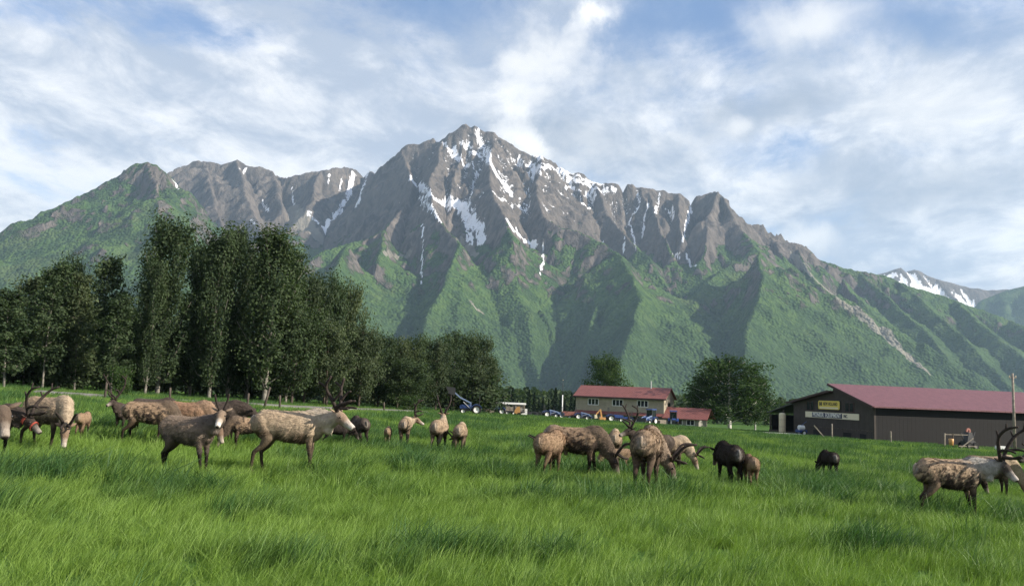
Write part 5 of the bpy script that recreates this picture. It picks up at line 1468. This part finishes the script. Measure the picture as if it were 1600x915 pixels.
# ------------------------------------------------------------------ poles, posts and yard pieces
def make_poles():
    b = at_depth(1586, 97); r = empty('utility_pole', b); tag(r, 'tall grey wooden utility pole in front of the barn at far right', 'pole')
    H = height_at(1584, 583, 97) - b.z
    MB().tube([(0, 0, -.3), (0, 0, H * .5), (0, 0, H)], [.17, .15, .12], 10, (1, 0, 0)).build('shaft', M_WOOD, r, True)
    MB().box(-.42, .42, -.06, .06, H - .55, H - .43).build('crossarm', M_WOOD, r)
    for x in (-.36, .36): MB().tube([(x, 0, H - .43), (x, 0, H - .25)], .05, 6, (1, 0, 0)).build('insulator', M_CREAM, r)
    b = at_depth(878, 150); r = empty('flagpole', b); tag(r, 'thin white flagpole left of the two storey house, without a flag', 'pole')
    H = height_at(878, 594, 150) - b.z
    MB().tube([(0, 0, -.3), (0, 0, H * .62)], [.10, .085], 8, (1, 0, 0)).build('lower_shaft', M_WHITE, r, True); MB().tube([(0, 0, H * .62), (0, 0, H)], [.05, .03], 8, (1, 0, 0)).build('upper_shaft', M_STEEL, r, True)
    MB().tube([(0, 0, H), (0, 0, H + .06), (0, 0, H + .14)], [.03, .09, .02], 8, (1, 0, 0)).build('finial', M_CREAM, r, True)
    n = 0
    where = ['between the two left clumps of reindeer', 'left of the pale trunks', 'before the darkest poplar', 'the tallest and leaning to the right', 'behind the back of the large pale reindeer', 'left of the low woods', 'at the edge of the low woods']
    for px, D, h, lean in ((163, 50, 1.1, 3), (265, 52, .9, -2), (386, 52, .9, 2), (412, 52.5, 1.4, 12), (437, 54, .9, -3), (520, 62, .8, 4), (600, 70, .8, -3)):
        b = at_depth(px, D); o = MB(Matrix.Rotation(R(lean), 4, 'Y')).tube([(0, 0, -.3), (0, 0, h * .6), (0, 0, h), (0, 0, h + .03)], [.075, .07, .065, .02], 8, (1, 0, 0)).build('fence_post', M_WOOD_D, None, True)
        o.location = b; tag(o, 'short dark fence post by the gravel road, ' + where[n], 'fence post', 'fence posts along the gravel road'); n += 1
    for px, D, h, lab in ((1300, 99, 1.75, 'pale wooden post with a slanting brace before the barn gable'), (1392, 97, 1.3, 'thin wooden post before the left end of the long barn wall')):
        b = at_depth(px, D); r = empty('wooden_post', b); tag(r, lab, 'post')
        MB().tube([(0, 0, -.3), (0, 0, h), (0, 0, h + .04)], [.10, .09, .03], 8, (1, 0, 0)).build('post', M_WOOD, r)
        if px == 1300: MB().bar((-.7, -.1, -.1), (-2.1, 0, 1.5), .12).build('brace', M_WOOD, r)
    # wooden frame with a feed bucket, and an old machine beside it
    b = at_depth(1484, 84); r = empty('feeding_rack', b, R(8)); tag(r, 'small wooden post frame in the grass before the long barn wall', 'frame')
    for x, z in ((-.55, 1.5), (.42, 1.5)): MB().bar((x, 0, -.2), (x * .9, 0, z), .10).build('post', M_WOOD if x < 0 else M_WOOD_D, r)
    MB().bar((-.52, 0, 1.38), (2.0, 0, 1.40), .07).build('top_rail', M_WOOD, r)
    MB().bar((1.2, 0, .1), (2.6, 0, 1.1), .09).bar((1.0, .02, .28), (3.0, .02, .28), .09).build('low_rail', M_WOOD, r)
    b = at_depth(1486.5, 83.2); o = MB().tube([(0, 0, 0), (0, 0, .02), (0, 0, .62), (0, 0, .64)], [.15, .19, .25, .21], 14, (1, 0, 0)).build('feed_bucket', M_ORANGE, None, True); o.location = b + Vector((0, 0, .35)); tag(o, 'orange feed bucket hanging in the small wooden frame', 'bucket')
    b = at_depth(1513, 85); r = empty('hay_machine', b, R(20)); tag(r, 'old dark hay machine with a rusty top beside the wooden frame', 'machine')
    MB().box(-.6, .6, -.4, .4, .45, .85).build('chassis', M_STEEL, r); MB().prism([(-.4, .85), (.45, .85), (.25, 1.7), (-.2, 1.75)], -.3, .3).build('hopper', M_STEEL, r)
    MB().wheel((.05, 0, 1.85), [(.10, -.06), (.30, -.06), (.30, .06), (.10, .06)], 14).build('flywheel', M_RUST, r)
    for x, y in ((-.4, -.5), (-.4, .5), (.45, -.5), (.45, .5)): add_wheel(r, x, y, .38, .14, M_STEEL)
    MB().bar((.5, 0, .9), (.95, 0, 1.75), .08).bar((-.5, 0, .8), (-.9, 0, 1.6), .08).build('lever', M_STEEL, r)
    b = at_depth(1563, 88); r = empty('water_trough', b, R(3)); tag(r, 'low white water trough at the foot of the utility pole', 'trough')
    MB().box(-.42, .42, -.25, .25, .25, .55).build('basin', M_WHITE, r)
    for x in (-.35, .35): MB().box(x - .05, x + .05, -.2, .2, -.05, .25).build('foot', M_WHITE, r)


make_poles()
# ------------------------------------------------------------------ the grass
def grass_material():
    m = bpy.data.materials.new('grass_blades'); m.use_nodes = True
    t = NT(m.node_tree); b = t.n['Principled BSDF']; out = t.n['Material Output']
    tone = t.attr('tone', kind='INSTANCER'); var = t.attr('var')
    c = t.mix(tone, (.168, .268, .050), (.040, .096, .028))
    c = t.mix(t.math('MULTIPLY', var, .55), c, t.mix(tone, (.22, .325, .082), (.075, .165, .055)))
    t.put(b.inputs['Base Color'], c); b.inputs['Roughness'].default_value = .5; b.inputs['Specular IOR Level'].default_value = .2
    tr = t.node('ShaderNodeBsdfTranslucent', {'Color': t.mix(1.0, c, (1.15, 1.25, .5), 'MULTIPLY')})
    mx = t.node('ShaderNodeMixShader', {0: .32, 1: b.outputs[0], 2: tr.outputs[0]})
    t.l.new(mx.outputs[0], out.inputs['Surface'])
    return m


M_GRASS = grass_material()


def tuft(name, n, rad, h, w, segs, seed, lean=.35):
    rs = np.random.RandomState(seed); V, F, A = [], [], []
    for i in range(n):
        r = rad * math.sqrt(rs.rand()); a = rs.rand() * 6.283
        p = np.array((r * math.cos(a), r * math.sin(a), -.03)); hh = h * rs.uniform(.45, 1.12); ww = w * rs.uniform(.7, 1.3)
        az = rs.normal(0, .9); ln = hh * lean * rs.uniform(.3, 1.9)
        d = np.array((math.cos(az), math.sin(az), 0)); fa = rs.rand() * 3.14; s = np.array((math.cos(fa), math.sin(fa), 0))
        b = len(V); v = rs.rand() ** 1.6
        for k in range(segs):
            q = k / segs; c = p + np.array((0, 0, hh * (q - .22 * lean * q * q * 1.6))) + d * ln * q * q
            V += [c - s * ww * .5 * (1 - q * .6), c + s * ww * .5 * (1 - q * .6)]; A += [v, v]
        V.append(p + np.array((0, 0, hh * (1 - .36 * lean))) + d * ln); A.append(v)
        for k in range(segs - 1):
            o = b + 2 * k; F.append((o, o + 1, o + 3)); F.append((o, o + 3, o + 2))
        o = b + 2 * (segs - 1); F.append((o, o + 1, o + 2))
    me = quads_mesh(name, np.array(V), np.array(F), True); set_attr(me, 'var', A); me.materials.append(M_GRASS)
    return me


def scatter_grass():
    rs = np.random.RandomState(4)
    lods = [(4.2, 13.0, 58, .16, .40, .0085, 3, 34, 'near'), (13.0, 32, 25, .24, .47, .014, 2, 34, 'middle'), (32, 75, 6.5, .5, .42, .030, 1, 40, 'far'), (75, 150, 1.9, 1.0, .36, .065, 1, 46, 'distant')]
    for r0, r1, dens, rad, h, w, segs, n, nm in lods:
        half = .86 if r1 < 40 else .74
        area = half * (r1 * r1 - r0 * r0); N = int(area * dens)
        r = np.sqrt(rs.uniform(r0 * r0, r1 * r1, N)); a = rs.uniform(-half, half, N)
        x = r * np.sin(a); y = r * np.cos(a)
        keep = np.ones(N, bool)
        if r1 > 45:
            step = ROAD_PTS[::2]
            dmin = np.min(np.hypot(x[:, None] - step[None, :, 0], y[:, None] - step[None, :, 1]), 1); keep &= dmin > 2.1
            for nm_, pad in (('barn', 1.0), ('house', .3)):
                o = bpy.data.objects[nm_]; ca, sa = math.cos(-o.rotation_euler.z), math.sin(-o.rotation_euler.z)
                lx = (x - o.location.x) * ca - (y - o.location.y) * sa; ly = (x - o.location.x) * sa + (y - o.location.y) * ca
                keep &= ~((lx > -pad) & (lx < 50) & (ly > -pad) & (ly < 24))
        x, y, r = x[keep], y[keep], r[keep]; N = len(x)
        z = ground_z(x, y)
        pt = fbm(x / 2.6 + 3, y / 1.9, 4, 120, .6); pt2 = fbm(x / 9.0, y / 6.5, 3, 130); pt3 = fbm(x / .8, y / .8, 2, 140)
        tall = sstep(pt * .8 + pt2 * .6 + pt3 * .30, -.05, .36)
        tone = np.clip(.05 + 1.0 * tall + rs.normal(0, .13, N), 0, 1)
        yel = sstep(-pt2 - pt * .4, .12, .5)
        tone = np.clip(tone - .25 * yel, 0, 1)
        sc = (.60 + .58 * tall) * rs.uniform(.75, 1.25, N) * (1 - .1 * yel)
        me = bpy.data.meshes.new('grass'); me.vertices.add(N)
        me.vertices.foreach_set('co', np.stack([x, y, z], 1).astype(np.float32).ravel())
        set_attr(me, 'tone', tone); set_attr(me, 'size', sc)
        set_attr(me, 'turn', rs.normal(.15, .5, N) + np.where(rs.rand(N) < .22, rs.uniform(-3, 3, N), 0) + fbm(x / 4, y / 4, 2, 150) * 1.2)
        o = tag(link('grass', me), kind='stuff')
        coll = bpy.data.collections.new('grass_tufts_' + nm)
        for k in range(4):
            tm = tuft('grass_tuft', n, rad, h, w, segs, 700 + k + len(nm) * 9, .30 + .12 * k); to = bpy.data.objects.new('grass_tuft', tm); coll.objects.link(to)
        g = bpy.data.node_groups.new('grass_scatter', 'GeometryNodeTree')
        g.interface.new_socket('Geometry', in_out='INPUT', socket_type='NodeSocketGeometry'); g.interface.new_socket('Geometry', in_out='OUTPUT', socket_type='NodeSocketGeometry')
        nd = g.nodes; gi = nd.new('NodeGroupInput'); go = nd.new('NodeGroupOutput')
        mp = nd.new('GeometryNodeMeshToPoints')
        ci = nd.new('GeometryNodeCollectionInfo'); ci.inputs[0].default_value = coll; ci.inputs[1].default_value = True; ci.inputs[2].default_value = True
        io = nd.new('GeometryNodeInstanceOnPoints'); io.inputs['Pick Instance'].default_value = True
        def at(nm2):
            q = nd.new('GeometryNodeInputNamedAttribute'); q.data_type = 'FLOAT'; q.inputs[0].default_value = nm2; return q.outputs[0]
        cx = nd.new('ShaderNodeCombineXYZ'); g.links.new(at('turn'), cx.inputs[2])
        e2r = nd.new('FunctionNodeEulerToRotation'); g.links.new(cx.outputs[0], e2r.inputs[0])
        g.links.new(gi.outputs[0], mp.inputs[0]); g.links.new(mp.outputs[0], io.inputs['Points']); g.links.new(ci.outputs[0], io.inputs['Instance'])
        g.links.new(e2r.outputs[0], io.inputs['Rotation']); g.links.new(at('size'), io.inputs['Scale'])
        g.links.new(io.outputs[0], go.inputs[0])
        md = o.modifiers.new('scatter', 'NODES'); md.node_group = g


scatter_grass()
make_haze()
